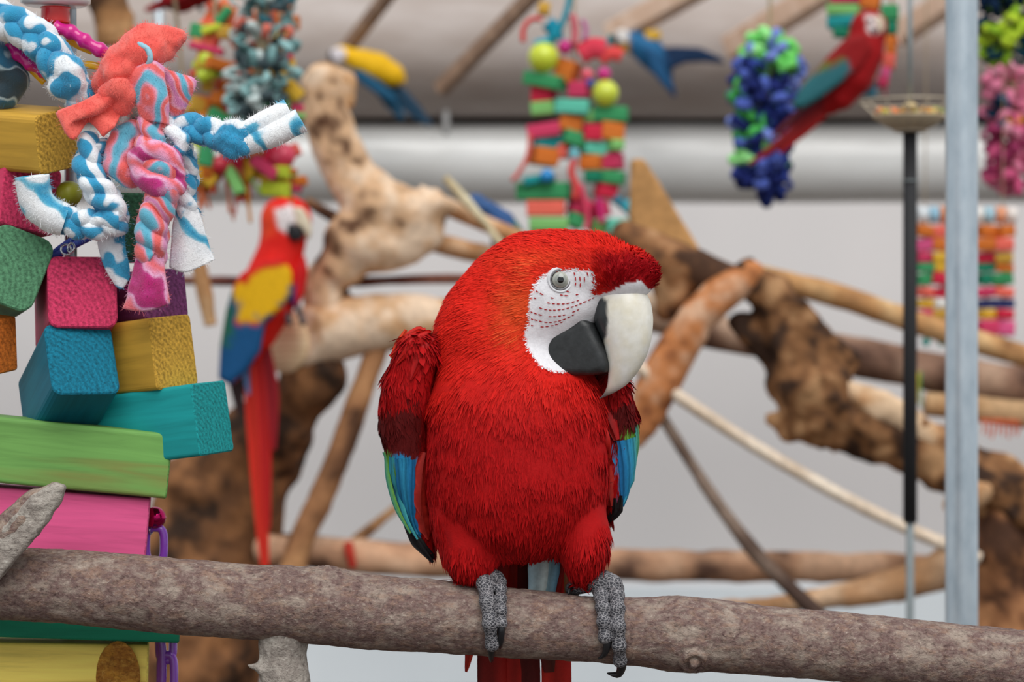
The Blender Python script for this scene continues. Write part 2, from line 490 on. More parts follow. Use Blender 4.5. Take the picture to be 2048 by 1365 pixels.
# galvanised post that stands behind the perch
m, nt, b = nmat('galvanised_post_zinc')
v = coords(nt, (1, 1, 0.35)); n1 = noise(nt, v, 60, 4); n2 = noise(nt, v, 400, 3)
nt.links.new(ramp(nt, n1, [(0.3, C(182, 196, 206)), (0.5, C(198, 210, 219)), (0.72, C(212, 222, 229))]), b.inputs['Base Color'])
b.inputs['Metallic'].default_value = 0.85; b.inputs['Roughness'].default_value = 0.34; bump(nt, b, n2, 0.15, 0.0005)
YP = 3.3
r = 32.5 * S(YP); x = P(1923, 0, YP).x
post = thing('galvanised_post', (x, YP, 0), 'round galvanised steel post standing behind the bark-covered perch', 'post')
V, F = tube(np.array([(x, YP, z) for z in np.linspace(0, ZP + 0.2, 12)]), r, 32)
link('pipe', mesh_np('pipe', V, F), m, post)
V, F = lathe([(0.001, 0), (0.075, 0), (0.075, 0.008), (r + 0.012, 0.012), (r + 0.003, 0.05), (r, 0.05)], 32)
link('foot_plate', mesh_np('foot_plate', V + np.array((x, YP, 0)), F), m, post)
# ------------------------------------------------------------------ the perch
bark = m_bark('perch_bark', C(160, 144, 132), C(116, 92, 88), C(160, 128, 108), C(196, 182, 168))
greywood = m_bark('chewed_grey_wood', C(176, 168, 158), C(148, 138, 130), C(194, 184, 174), C(212, 206, 198))
rowsT = [(-420, 1052, 1190), (-200, 1072, 1215), (0, 1093, 1238), (150, 1102, 1250), (300, 1113, 1265), (450, 1126, 1277), (560, 1132, 1283), (660, 1138, 1291), (760, 1152, 1300), (900, 1164, 1308), (1050, 1180, 1318), (1200, 1196, 1326), (1290, 1196, 1334), (1350, 1192, 1345), (1420, 1200, 1343), (1520, 1212, 1350), (1640, 1222, 1361), (1800, 1238, 1375), (2048, 1262, 1402), (2250, 1285, 1425), (2460, 1308, 1448)]
pc = np.array([(x, (a + b_) / 2, 0) for x, a, b_ in rowsT], float)
pr = np.array([(b_ - a) / 2 for x, a, b_ in rowsT], float)
n = 420
path = resamp(PA(pc, Y0), n)
tx = np.linspace(0, 1, n)
xs = to_px(path)[:, 0]
rr = np.interp(xs, pc[:, 0], pr) * S(Y0)
V, F = tube(path, rr, 96)
ctr = np.repeat(path, 96, 0)
D = V[:len(ctr)] - ctr; D /= np.linalg.norm(D, axis=1, keepdims=True)
amp = 0.0012 * fbm(V[:len(ctr)] * np.array([0.5, 1, 1]), 60, 2, 3) + 0.0007 * fbm(V[:len(ctr)] * np.array([0.6, 1, 1]), 300, 9, 2)
# knots
for (kx, ky, kd, kr, ka) in ((1388, 1322, -60, 34, 0.006), (848, 1150, -40, 40, 0.002), (655, 1140, -20, 30, 0.003), (322, 1150, -55, 25, 0.002)):
    q = PA(np.array([(kx, ky, kd)]), Y0)[0]
    dist = np.linalg.norm(V[:len(ctr)] - q, axis=1) / S(Y0)
    amp += ka * np.exp(-(dist / kr) ** 2) * (1 + 0.6 * np.sin(dist * 0.35))
V[:len(ctr)] += D * amp[:, None]
perch = thing('perch_branch', PA(np.array([(1024, 1320, 0)]), Y0)[0], 'thick bark-covered branch on which the big red macaw perches', 'branch')
link('limb', mesh_np('limb', V, F), bark, perch)
# broken side stub rising in front at the left end
W, rs = chain_px([(-70, 1170, -60, 40), (-20, 1115, -78, 40), (30, 1055, -92, 40), (76, 1008, -100, 32), (110, 984, -102, 18)], Y0)
def f(p): return d_chain(p, W, rs) + 0.0022 * fbm(p, 70, 4, 3)
V, F = nets(f, W.min(0) - 0.03, W.max(0) + 0.03, 0.0022)
stub = link('side_stub', mesh_np('side_stub', V, F), bark, perch)
# pale sheared face of the stub
pl = [(-30, 1105), (18, 1042), (70, 990), (112, 968), (128, 974), (122, 1000), (96, 1040), (62, 1085), (10, 1145), (-25, 1180)]
a = PA(np.array([(x, y, -122 + 0.12 * (112 - x)) for x, y in pl]), Y0)
sx = a[:, 0]; sz = a[:, 2]; yc = a[:, 1].mean()
def f(p):
    d2 = d_poly2(p[..., 0], p[..., 2], np.stack([sx, sz], 1)) + 0.003
    yl = Y0 + (-118 + 0.10 * (112 - (p[..., 0] / Y0 * FPX + 1024))) * S(Y0)
    dl = np.abs(p[..., 1] - yl) - 0.004
    return np.sqrt(np.maximum(d2, 0) ** 2 + np.maximum(dl, 0) ** 2) + np.minimum(np.maximum(d2, dl), 0) - 0.004 + 0.0018 * fbm(p, 140, 6, 3)
V, F = nets(f, (sx.min() - .01, yc - 0.03, sz.min() - .01), (sx.max() + .01, yc + 0.03, sz.max() + .01), 0.0018)
o = link('sheared_wood', mesh_np('sheared_wood', V, F), greywood, stub)
# short chewed stub pointing down
W, rs = chain_px([(566, 1262, 6, 50), (566, 1310, 4, 46), (570, 1360, 4, 50), (574, 1410, 4, 50), (575, 1440, 6, 34)], Y0)
W2, rs2 = chain_px([(555, 1350, -10, 30), (522, 1338, -22, 14), (494, 1330, -28, 4)], Y0)
def f(p):
    return smin(d_chain(p, W, rs), d_chain(p, W2, rs2), 0.006) + 0.004 * fbm(p * np.array([1, 1, 0.5]), 120, 14, 3)
V, F = nets(f, np.minimum(W.min(0), W2.min(0)) - 0.035, np.maximum(W.max(0), W2.max(0)) + 0.035, 0.002)
lowstub = link('chewed_stub', mesh_np('chewed_stub', V, F), greywood, perch)
# posts that carry the perch ends, outside the picture
for (px, lab) in ((-420, 'steel post carrying the left end of the bark perch'), (2460, 'steel post carrying the right end of the bark perch')):
    q = PA(np.array([(px, 1121 if px < 0 else 1378, 0)]), Y0)[0]
    t = thing('perch_post', (q[0], q[1], 0), lab, 'post')
    V, F = tube(np.array([(q[0], q[1], 0), (q[0], q[1], 0.5), (q[0], q[1], q[2] - 71 * S(Y0) - 0.002)]), 0.024, 20)
    link('pipe', mesh_np('pipe', V, F), galv0, t)
    V, F = lathe([(0.001, 0), (0.09, 0), (0.09, 0.008), (0.03, 0.012), (0.0245, 0.06)], 24)
    link('foot_plate', mesh_np('foot_plate', V + np.array((q[0], q[1], 0)), F), galv0, t)
# ------------------------------------------------------------------ the big green-winged macaw
s0 = S(Y0)
HA = math.radians(25); HC, HSn, HT = math.cos(HA), math.sin(HA), math.tan(HA)
def HP(x, y, lat=0.0):                 # sagittal-plane screen x, y, sideways offset -> px, py, depth
    return (x - lat * HSn, y, -(x - 1120) * HT - lat * HC)
def HW(x, y, lat=0.0): return np.array(PD(*HP(x, y, lat)))
HO = HW(1120, 620); HF = np.array([HC, -HSn, 0.0]); HL = np.array([-HSn, -HC, 0.0])
def lat_of(V): return (np.asarray(V) - HO) @ HL / s0
def near_px(V):                        # screen position of a point or of its mirror on the near side
    V = np.asarray(V); l = (V - HO) @ HL
    W = V + HL * (np.abs(l) - l)[:, None]
    return to_px(W)
def pe(p, x, y, d, r): return d_ell(p, np.array(PD(x, y, d)), np.array(r) * s0)
def he(p, x, y, r): return d_ell(p, HW(x, y), np.array([r[0], r[1], r[2]]) * s0, yaw=-HA)

def f_body(p):
    h = he(p, 1078, 586, (142, 106, 124))
    h = smin(h, he(p, 1150, 536, (112, 84, 75)), 25 * s0)
    h = smin(h, he(p, 1225, 552, (92, 62, 58)), 22 * s0)
    h = smin(h, he(p, 1165, 606, (58, 64, 46)), 22 * s0)
    h = smin(h, he(p, 1036, 660, (70, 82, 84)), 22 * s0)
    h = smin(h, he(p, 1100, 684, (46, 36, 54)), 14 * s0)
    b = pe(p, 1003, 690, 48, (136, 122, 165))
    b = smin(b, pe(p, 1035, 806, 35, (166, 138, 126)), 40 * s0)
    b = smin(b, pe(p, 1034, 890, 20, (182, 152, 185)), 50 * s0)
    b = smin(b, pe(p, 1037, 985, 25, (176, 142, 138)), 50 * s0)
    b = smin(b, pe(p, 946, 1085, 0, (66, 72, 78)), 22 * s0)
    b = smin(b, pe(p, 925, 1035, 15, (64, 74, 80)), 22 * s0)
    b = smin(b, pe(p, 1165, 1075, 0, (54, 70, 86)), 22 * s0)
    b = smin(b, d_cap(p, np.array(PD(925, 1110, 0)), np.array(PD(914, 1152, 2)), 42 * s0, 8 * s0), 16 * s0)
    b = smin(b, d_cap(p, np.array(PD(960, 1105, -15)), np.array(PD(948, 1142, -8)), 34 * s0, 16 * s0), 16 * s0)
    b = smin(b, d_cap(p, np.array(PD(1190, 1105, -5)), np.array(PD(1198, 1146, 0)), 26 * s0, 8 * s0), 16 * s0)
    b = smin(b, d_cap(p, np.array(PD(1165, 1100, -10)), np.array(PD(1172, 1136, -6)), 28 * s0, 16 * s0), 16 * s0)
    b = smin(b, pe(p, 1035, 1060, 95, (110, 70, 55)), 40 * s0)
    return smin(h, b, 40 * s0) + 0.0012 * fbm(p, 45, 3, 2)
V, F = nets(f_body, (-0.14, Y0 - 0.13, P(0, 1180, Y0).z), (0.17, Y0 + 0.12, P(0, 430, Y0).z), 0.0021)
NB = vnormals(V, F)
bodyV, bodyF = V, F
body_bvh = BVHTree.FromPolygons([tuple(v) for v in V], [tuple(map(int, q)) for q in F])

FACE = [(1060, 642), (1059, 605), (1072, 566), (1098, 545), (1150, 539), (1188, 545), (1196, 566), (1192, 592), (1215, 586), (1250, 568), (1282, 562), (1306, 585), (1306, 744), (1110, 744), (1080, 732), (1058, 700), (1049, 668)]
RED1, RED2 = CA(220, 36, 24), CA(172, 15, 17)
ORG, CRIM, WHT = CA(236, 92, 42), CA(160, 8, 18), CA(232, 230, 234)
def face_sd(V):
    q = near_px(V); return d_poly2(q[:, 0], q[:, 1], FACE)
def is_face(V, grow=0.0):
    q = near_px(V); V = np.asarray(V)
    return (d_poly2(q[:, 0], q[:, 1], FACE) < grow) & (np.abs(lat_of(V)) < 118) & (V[:, 1] < Y0 + 0.01) & (q[:, 1] < 746)
def col_red(V):
    q = near_px(V); qq = to_px(V)
    n1 = fbm(V, 30, 11, 3)
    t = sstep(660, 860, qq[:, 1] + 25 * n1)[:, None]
    c = RED1 * (1 - t) + RED2 * t  # breast deeper than head: partly plumage, partly shading put into the colour
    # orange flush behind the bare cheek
    dd = np.exp(-(((q[:, 0] - 1040) / 42) ** 2 + ((q[:, 1] - 612) / 62) ** 2)) + 0.5 * np.exp(-(((q[:, 0] - 1090) / 80) ** 2 + ((q[:, 1] - 520) / 18) ** 2))
    dd = np.clip(dd * (0.75 + 0.4 * n1), 0, 1)[:, None] * 0.8
    c = c * (1 - dd) + ORG * dd
    cr = np.clip(sstep(1165, 1225, q[:, 0] - 0.35 * (q[:, 1] - 540)) * sstep(495, 530, q[:, 1]), 0, 1)[:, None] * (qq[:, 1] < 625)[:, None]
    c = c * (1 - cr) + CRIM * cr
    # darker flecks on the breast, some of it shading put into the colour
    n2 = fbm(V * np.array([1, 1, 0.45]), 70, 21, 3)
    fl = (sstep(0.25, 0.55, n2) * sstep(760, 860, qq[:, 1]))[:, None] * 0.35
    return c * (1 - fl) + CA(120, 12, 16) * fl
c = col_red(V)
fm = is_face(V)
wc = WHT * (1 + 0.06 * fbm(V, 160, 8, 2))[:, None]
c = np.where(fm[:, None], wc, c)
macaw = thing('green_winged_macaw', PD(1060, 1180, 0), 'large red macaw with white face patch, head turned aside, gripping the bark perch', 'parrot')
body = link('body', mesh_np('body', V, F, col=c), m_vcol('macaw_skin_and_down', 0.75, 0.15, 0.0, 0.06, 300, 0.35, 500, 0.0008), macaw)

# ---- feather strands
def strands(V, F, count, flow, colf, L, w, lift, keep=None, seed=1, jit=0.25, cj=0.18, curl=0.0, roll=0.22):
    r = np.random.default_rng(seed)
    A = V[F[:, 0]]; B = V[F[:, 1]]; D_ = V[F[:, 2]]; E = V[F[:, 3]]
    ar = np.linalg.norm(np.cross(B - A, E - A), axis=1)
    fi = r.choice(len(F), count, p=ar / ar.sum())
    u = r.random((count, 1)); v = r.random((count, 1))
    p = A[fi] * (1 - u) * (1 - v) + B[fi] * u * (1 - v) + D_[fi] * u * v + E[fi] * (1 - u) * v
    Nn = vnormals(V, F); n = (Nn[F[fi, 0]] + Nn[F[fi, 2]]) / 2; n /= np.linalg.norm(n, axis=1, keepdims=True) + 1e-9
    if keep is not None:
        k = keep(p, n); p, n = p[k], n[k]
    m = len(p)
    g = flow(p) + jit * r.normal(size=(m, 3))
    g = g - n * (g * n).sum(1, keepdims=True); g /= np.linalg.norm(g, axis=1, keepdims=True) + 1e-9
    sd = np.cross(g, n); sd = sd + n * (r.normal(size=(m, 1)) * roll); sd /= np.linalg.norm(sd, axis=1, keepdims=True)
    Ls = (L(p) if callable(L) else L) * (0.7 + 0.6 * r.random(m)); ws = (w(p) if callable(w) else w) * (0.7 + 0.6 * r.random(m))
    lf = (lift(p) if callable(lift) else lift) * (0.5 + 1.0 * r.random(m))
    rows = []
    for t, wf in ((0, 0.55), (0.38, 1.0), (0.75, 0.75)):
        h = lf * t * (1 - curl * t)
        base = p + g * (Ls * t)[:, None] + n * (h - 0.0004)[:, None]
        rows += [base - sd * (ws * wf / 2)[:, None], base + sd * (ws * wf / 2)[:, None]]
    rows.append(p + g * Ls[:, None] + n * (lf * (1 - curl) - 0.0002)[:, None])
    VV = np.stack(rows, 1).reshape(-1, 3)
    b = (np.arange(m) * 7)[:, None]
    FF = np.concatenate([b + np.array([[i, j, k_]]) for i, j, k_ in ((0, 1, 3), (0, 3, 2), (2, 3, 5), (2, 5, 4), (4, 5, 6))])
    cc = colf(p) * (1 + cj * r.normal(size=(m, 1))).clip(0.5, 1.6)
    return VV, FF, np.repeat(cc, 7, 0)
BB = HW(1235, 610)
def flow_body(p):
    q = to_px(p)
    d = p - BB; d /= np.linalg.norm(d, axis=1, keepdims=True)
    t = sstep(680, 820, q[:, 1])[:, None]
    dn = np.stack([(q[:, 0] - 1040) * 0.0006, np.zeros(len(p)), -np.ones(len(p))], 1)
    return d * (1 - t) + dn * t + np.array([0, 0, -0.25])
def keep_body(p, n):
    q = to_px(p); sdv = face_sd(p)
    return ~is_face(p, 2.0)
def L_body(p):
    y = to_px(p)[:, 1]; q = near_px(p)
    L = np.where(y < 640, 0.010, np.where(y < 760, 0.013, 0.0175))
    cr = (q[:, 0] > 1190) & (y < 600)
    return np.where(cr, 0.0065, L)
def lift_body(p):
    y = to_px(p)[:, 1]; q = near_px(p)
    cr = (q[:, 0] > 1190) & (y < 600)
    return np.where(cr, 0.0034, np.where(y < 740, 0.0010, 0.0003))
feath = m_vcol('macaw_feather', 0.7, 0.12, 0.0, 0.06, 400)
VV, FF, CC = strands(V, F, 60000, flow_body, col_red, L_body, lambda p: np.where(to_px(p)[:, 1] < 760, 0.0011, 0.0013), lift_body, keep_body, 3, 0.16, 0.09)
V2, F2, C2 = strands(V, F, 7000, flow_body, col_red, lambda p: L_body(p) * 1.25, lambda p: np.where(to_px(p)[:, 1] < 700, 0.0018, 0.0024), lambda p: lift_body(p) * 0.7, keep_body, 4, 0.15, 0.08)
# ragged hem of belly and thighs
def keep_hem(p, n):
    q = to_px(p); return (q[:, 1] > 1085) & keep_body(p, n)
V3, F3, C3 = strands(V, F, 14000, flow_body, col_red, 0.013, 0.0022, 0.0015, keep_hem, 5, 0.2)
F2 = F2 + len(VV); F3 = F3 + len(VV) + len(V2)
tag(link('plumage', mesh_np('plumage', np.vstack([VV, V2, V3]), np.vstack([FF, F2, F3]), smooth=False, col=np.vstack([CC, C2, C3])), feath, macaw), kind='stuff')

# fine pale rays over the cheek edge
def keep_ray(p, n):
    q = near_px(p); d = face_sd(p)
    return (d > 0) & (d < 42) & (q[:, 0] < 1085) & (q[:, 1] < 690) & (lat_of(p) > -200) & (to_px(p)[:, 1] < 700)
VV, FF, CC = strands(V, F, 9000, flow_body, lambda p: np.tile(CA(240, 92, 48), (len(p), 1)), 0.016, 0.0005, 0.0022, keep_ray, 6, 0.12)
tag(link('cheek_rays', mesh_np('cheek_rays', VV, FF, smooth=False, col=CC), feath, macaw), kind='stuff')

# short bristles that soften the edge of the bare face
def keep_edge(p, n):
    return (np.abs(face_sd(p)) < 6) & (np.abs(lat_of(p)) < 118) & (to_px(p)[:, 1] < 746) & (near_px(p)[:, 0] < 1200)
VV, FF, CC = strands(V, F, 90000, flow_body, lambda p: np.where((face_sd(p) < -1.0)[:, None], WHT, col_red(p)), 0.0042, 0.0009, 0.0010, keep_edge, 17, 0.3, 0.06)
tag(link('face_edge_bristles', mesh_np('face_edge_bristles', VV, FF, smooth=False, col=CC), feath, macaw), kind='stuff')

# ---- rows of tiny red feathers on the bare face
def hit(px, py, bvh=None):
    o = Vector((0, 0, CAM_H)); d = (P(px, py, Y0) - o).normalized()
    return (bvh or body_bvh).ray_cast(o, d)
LINES = [[(1148, 545), (1152, 560), (1150, 575)], [(1156, 543), (1161, 560), (1160, 578)], [(1165, 543), (1170, 560), (1168, 580)], [(1174, 545), (1179, 562), (1176, 584)], [(1183, 546), (1188, 562), (1185, 586)], [(1191, 552), (1193, 568), (1190, 590)],
         [(1072, 582), (1090, 592), (1110, 598)], [(1068, 596), (1095, 606), (1130, 608), (1160, 600)], [(1064, 610), (1095, 620), (1130, 618), (1165, 606), (1190, 594)], [(1061, 624), (1095, 633), (1130, 630), (1160, 618)],
         [(1062, 638), (1095, 645), (1125, 640), (1150, 628)], [(1062, 651), (1085, 654), (1110, 650), (1128, 642)], [(1120, 590), (1140, 592), (1160, 588)], [(1132, 582), (1150, 588), (1170, 592)]]
VV, FF = [], []
for ln in LINES:
    q = resamp(np.array([(a, b_, 0) for a, b_ in ln], float), max(4, int(sum(math.dist(ln[i], ln[i + 1]) for i in range(len(ln) - 1)) / 8.0)))
    for i in range(len(q) - 1):
        if random.random() < 0.15: continue
        h1 = hit(q[i][0], q[i][1]); h2 = hit(q[i][0] * 0.2 + q[i + 1][0] * 0.8, q[i][1] * 0.2 + q[i + 1][1] * 0.8)
        if h1[0] is None or h2[0] is None or abs(h1[0].y - h2[0].y) > 0.02: continue
        n = h1[1]; a = h1[0] + n * 0.0004; b_ = h2[0] + n * 0.0008; sd = (b_ - a).cross(n).normalized() * 0.00045
        k0 = len(VV); VV += [a - sd, a + sd, (a + b_) / 2 + sd * 1.2 + n * 0.0003, b_, (a + b_) / 2 - sd * 1.2 + n * 0.0003]
        FF.append((k0, k0 + 1, k0 + 2, k0 + 3, k0 + 4))
tag(link('face_feather_rows', mesh_np('face_feather_rows', np.array([tuple(v) for v in VV]), FF, col=np.tile(CA(176, 40, 44), (len(VV), 1))), feath, macaw), kind='stuff')

# ---- eye
h = hit(1121, 560)
ec, en = h[0], h[1]
en = (en * 0.6 + Vector((0.12, -1, 0.02)).normalized() * 0.6).normalized()
R_e = 19.5 * s0
Mz = en.to_track_quat('Z', 'Y').to_matrix().to_4x4()
Me = Matrix.Translation(ec - en * R_e * 0.52) @ Mz
Vs, Fs = sphere(R_e, 48, 40)
ang = np.degrees(np.arccos(np.clip(Vs[:, 2] / R_e, -1, 1)))
cc = np.zeros((len(Vs), 3)); g = np.random.default_rng(2).normal(size=len(Vs)) * 0.03
cc[:] = CA(58, 58, 56)
ir = ang < 58; cc[ir] = CA(176, 178, 168)
ir = ang < 38; cc[ir] = CA(152, 155, 148)
m_eye = m_vcol('eye_iris', 0.08, 0.7, 0, 0.08, 900); 
eye = link('eye', mesh_np('eye', Vs, Fs, col=cc), m_eye, macaw, Me)
Vp, Fp = sphere(R_e * 1.012, 32, 48)
sel = Vp[:, 2] > R_e * 1.012 * math.cos(math.radians(19))
Fp = [q for q in Fp if all(sel[i] for i in q)]
link('pupil', mesh_np('pupil', Vp, Fp), m_plain('pupil_black', C(10, 10, 12), 0.06, spec=0.8), eye, Me)
for (rad_, th, zz, colr) in ((0.97, 0.07, 0.22, C(120, 118, 120)), (1.16, 0.15, 0.10, C(228, 228, 232)), (1.34, 0.07, 0.0, C(226, 226, 230))):
    a = np.linspace(0, 2 * math.pi, 41)
    pth = np.stack([np.cos(a) * R_e * rad_, np.sin(a) * R_e * rad_ * 1.02, np.full(41, R_e * (zz + 0.33))], 1)
    Vt, Ft = tube(pth, R_e * th, 10, caps=False)
    link('eyelid_ring', mesh_np('eyelid_ring', Vt, Ft), m_plain('eyelid_%d' % int(rad_ * 100), colr, 0.6), eye, Me)

# ---- upper beak
st = [(1238, 572, 1206, 592, 36), (1262, 568, 1200, 604, 46), (1284, 578, 1196, 622, 51), (1298, 604, 1194, 645, 52), (1303, 640, 1204, 668, 48), (1300, 678, 1214, 690, 42), (1291, 712, 1218, 716, 35), (1275, 744, 1220, 745, 26), (1253, 770, 1217, 770, 17), (1230, 785, 1211, 784, 9), (1213, 793, 1205, 792, 4), (1200, 798, 1199, 797, 0.8)]
stt = resamp(np.array(st, float)[:, :3], 70); st2 = resamp(np.stack([np.array(st, float)[:, 0], np.array(st, float)[:, 3], np.array(st, float)[:, 4]], 1), 70)
arr = np.array(st, float); tpar = np.linspace(0, 1, len(arr)); tq = np.linspace(0, 1, 70)
def smooth_interp(col):
    y = np.interp(tq, tpar, arr[:, col])
    for _ in range(5): y[1:-1] = (y[:-2] + 2 * y[1:-1] + y[2:]) / 4
    return y
cx, cy, tx_, ty_, ww = [smooth_interp(i) for i in range(5)]
ph = np.linspace(0, 2 * math.pi, 64, endpoint=False)
VV = []
for i in range(70):
    for a in ph:
        ca, sa = math.cos(a), math.sin(a)
        k_ = 0.5 + 0.5 * ca
        lat = ww[i] * math.copysign(abs(sa) ** 0.8, sa) * (1.05 - 0.22 * k_)
        VV.append(HW(tx_[i] + (cx[i] - tx_[i]) * k_, ty_[i] + (cy[i] - ty_[i]) * k_, lat))
VV = np.array(VV); FF = []
for i in range(69):
    for k_ in range(64):
        k2 = (k_ + 1) % 64; FF.append((i * 64 + k_, (i + 1) * 64 + k_, (i + 1) * 64 + k2, i * 64 + k2))
FF = np.array(FF)
q = near_px(VV)
PATCH = [(1168, 648), (1172, 622), (1184, 606), (1204, 597), (1213, 603), (1213, 640), (1211, 668), (1205, 692), (1198, 690), (1184, 672)]
sd_ = d_poly2(q[:, 0], q[:, 1], PATCH)
ivory = CA(226, 219, 200); white_ = CA(236, 234, 228)
nz = fbm(VV, 120, 31, 3)
t = np.clip(0.5 + 0.9 * nz, 0, 1)[:, None]
cc = ivory * t + white_ * (1 - t)
dk = sstep(6, -2, sd_ + 3 * nz)[:, None]
cc = cc * (1 - dk) + CA(46, 50, 52) * dk
tip = (sstep(770, 797, q[:, 1]) * 0.75)[:, None]; cc = cc * (1 - tip) + CA(62, 72, 78) * tip
edge = (sstep(14, 0, q[:, 0] - np.interp(q[:, 1], [680, 720, 790], [1203, 1208, 1206])) * sstep(690, 715, q[:, 1]))[:, None] * 0.55
cc = cc * (1 - edge) + CA(92, 112, 122) * edge
ub = link('upper_beak', mesh_np('upper_beak', VV, FF, col=cc), m_vcol('beak_horn', 0.32, 0.45, 0, 0.05, 150, 0.12, 260, 0.0006), macaw)
tag(ub, 'ivory hooked upper beak with a black patch at its base')
# ---- lower beak
MP = [(1160, 652), (1180, 634), (1196, 648), (1210, 682), (1222, 712), (1226, 730), (1222, 744), (1196, 750), (1165, 751), (1126, 744), (1100, 732), (1088, 714), (1100, 690), (1124, 668)]
rm = 13.0
def f_mand(p):
    q = p - HO
    u = (q @ HF) / s0; v = -q[..., 2] / s0; l = np.abs(q @ HL) / s0
    X = 1120 + u * HC; Yp = 620 + v
    d2 = d_poly2(X, Yp, MP) + rm
    Wd = 64 - 0.22 * np.maximum(X - 1130, 0) - 0.06 * np.maximum(Yp - 690, 0) - rm
    dl = l - Wd
    return (np.sqrt(np.maximum(d2, 0) ** 2 + np.maximum(dl, 0) ** 2) + np.minimum(np.maximum(d2, dl), 0) - rm) * s0 * 0.8
V, F = nets(f_mand, HW(1100, 770) - 0.05, HW(1160, 620) + 0.05, 0.0016)
cc = CA(44, 46, 47) * (1 + 0.25 * fbm(V, 150, 5, 3))[:, None]
lb = link('lower_beak', mesh_np('lower_beak', V, F, col=cc), m_vcol('lower_beak_horn', 0.42, 0.45, 0, 0.2, 220, 0.25, 300, 0.0006), macaw)
tag(lb, 'black lower beak')

# ---- wings
def feather_strip(pts, nrm, widths, name, mat, parent, col, col2=None, camber=0.18, thick=0.0006, seg=18, notch=0.0):
    """one vaned feather along pts (world), facing nrm"""
    pts = resamp(pts, seg); nr = resamp(nrm, seg); w = np.interp(np.linspace(0, 1, seg), np.linspace(0, 1, len(widths)), widths)
    T = np.gradient(pts, axis=0); T /= np.linalg.norm(T, axis=1, keepdims=True) + 1e-9
    nr = nr - T * (nr * T).sum(1, keepdims=True); nr /= np.linalg.norm(nr, axis=1, keepdims=True) + 1e-9
    sd = np.cross(T, nr)
    off = (-1, -0.55, -0.06, 0, 0.06, 0.55, 1); V = []; cc = []
    for side in (0, 1):
        for i in range(seg):
            for k, o in enumerate(off):
                z = -abs(o) ** 1.6 * camber * w[i] + (0.0005 if k == 3 else 0) - side * thick
                V.append(pts[i] + sd[i] * o * w[i] / 2 + nr[i] * z)
                t = (o + 1) / 2
                base = np.array(col) * (1 - t) + np.array(col2 if col2 is not None else col) * t
                cc.append(base * (0.72 if k in (2, 3, 4) else 1.0) * (0.94 + 0.12 * ((i * 7 + k * 13) % 5) / 5))
    m = len(off); F = []
    for i in range(seg - 1):
        for k in range(m - 1):
            a = i * m + k; F.append((a, a + 1, a + m + 1, a + m)); b = a + seg * m; F.append((b, b + m, b + m + 1, b + 1))
        for k in (0, m - 1):
            a = i * m + k; F.append((a, a + m, a + m + seg * m, a + seg * m))
    return link(name, mesh_np(name, np.array(V), F, col=np.array(cc)), mat, parent)
wingmat = m_vcol('wing_feather', 0.55, 0.2, 0.0, 0.08, 350)
def wing(chain, colf, label, flow_dir, keepw):
    W, rs = chain_px(chain, Y0)
    def f(p): return np.minimum(1e9, smin(d_chain(p, W, rs), d_chain(p, W + np.array([0, 0.028, 0]), np.array(rs) * 0.9), 0.01)) + 0.0008 * fbm(p, 60, 8, 2)
    V, F = nets(f, W.min(0) - 0.035, W.max(0) + np.array([0.035, 0.07, 0.035]), 0.002)
    o = link('wing', mesh_np('wing', V, F, col=colf(V)), m_vcol('macaw_skin_and_down'), macaw)
    tag(o, label)
    fl = lambda p: np.tile(np.array(flow_dir, float), (len(p), 1))
    VV, FF, CC = strands(V, F, 12000, fl, colf, 0.013, 0.0016, 0.0005, keepw, 11, 0.12, 0.10)
    V2, F2, C2 = strands(V, F, 500, fl, colf, 0.017, 0.007, 0.0004, keepw, 12, 0.08, 0.12)
    tag(link('covert_plumage', mesh_np('covert_plumage', np.vstack([VV, V2]), np.vstack([FF, F2 + len(VV)]), smooth=False, col=np.vstack([CC, C2])), feath, o), kind='stuff')
    return o, BVHTree.FromPolygons([tuple(v) for v in V], [tuple(map(int, q)) for q in F])
MAR, GRN, TUR, BLU, BLK = CA(88, 16, 16), CA(96, 150, 56), CA(70, 165, 165), CA(38, 128, 178), CA(26, 24, 26)
WRED = CA(166, 14, 17)
def wing_col(regions):
    def fn(V):
        q = to_px(V); n = fbm(V * np.array([1, 1, 0.5]), 90, 41, 2) * 9
        c = np.tile(WRED, (len(V), 1))
        for poly, col, soft in regions:
            d = d_poly2(q[:, 0], q[:, 1], poly) + n
            t = sstep(soft, -soft, d)[:, None]; c = c * (1 - t) + col * t
        return c
    return fn
lw_reg = [([(740, 815), (800, 800), (842, 800), (846, 850), (838, 905), (830, 930), (740, 925)], MAR, 8),
          ([(740, 900), (790, 908), (836, 915), (828, 1000), (828, 1060), (870, 1130), (840, 1130), (740, 1000)], BLU, 4),
          ([(740, 885), (785, 905), (795, 940), (800, 980), (790, 990), (740, 960)], GRN, 6)]
lw, lw_bvh = wing([(838, 705, 10, 42), (815, 765, 20, 50), (806, 840, 32, 48), (812, 915, 42, 42), (832, 985, 52, 33), (848, 1050, 62, 20), (862, 1105, 70, 9)], wing_col(lw_reg), 'folded wing with red, maroon, green and blue feathers beside the wooden block toy', (0.12, 0, -1), lambda p, n: ~inpoly(*to_px(p).T, [(700, 890), (845, 890), (835, 1000), (880, 1140), (700, 1140)]))
rw_reg = [([(1205, 800), (1262, 790), (1290, 850), (1262, 885), (1232, 885)], MAR, 6),
          ([(1252, 850), (1300, 840), (1290, 905), (1256, 900)], GRN, 5),
          ([(1228, 882), (1290, 890), (1280, 990), (1236, 1045), (1236, 960)], BLU, 4)]
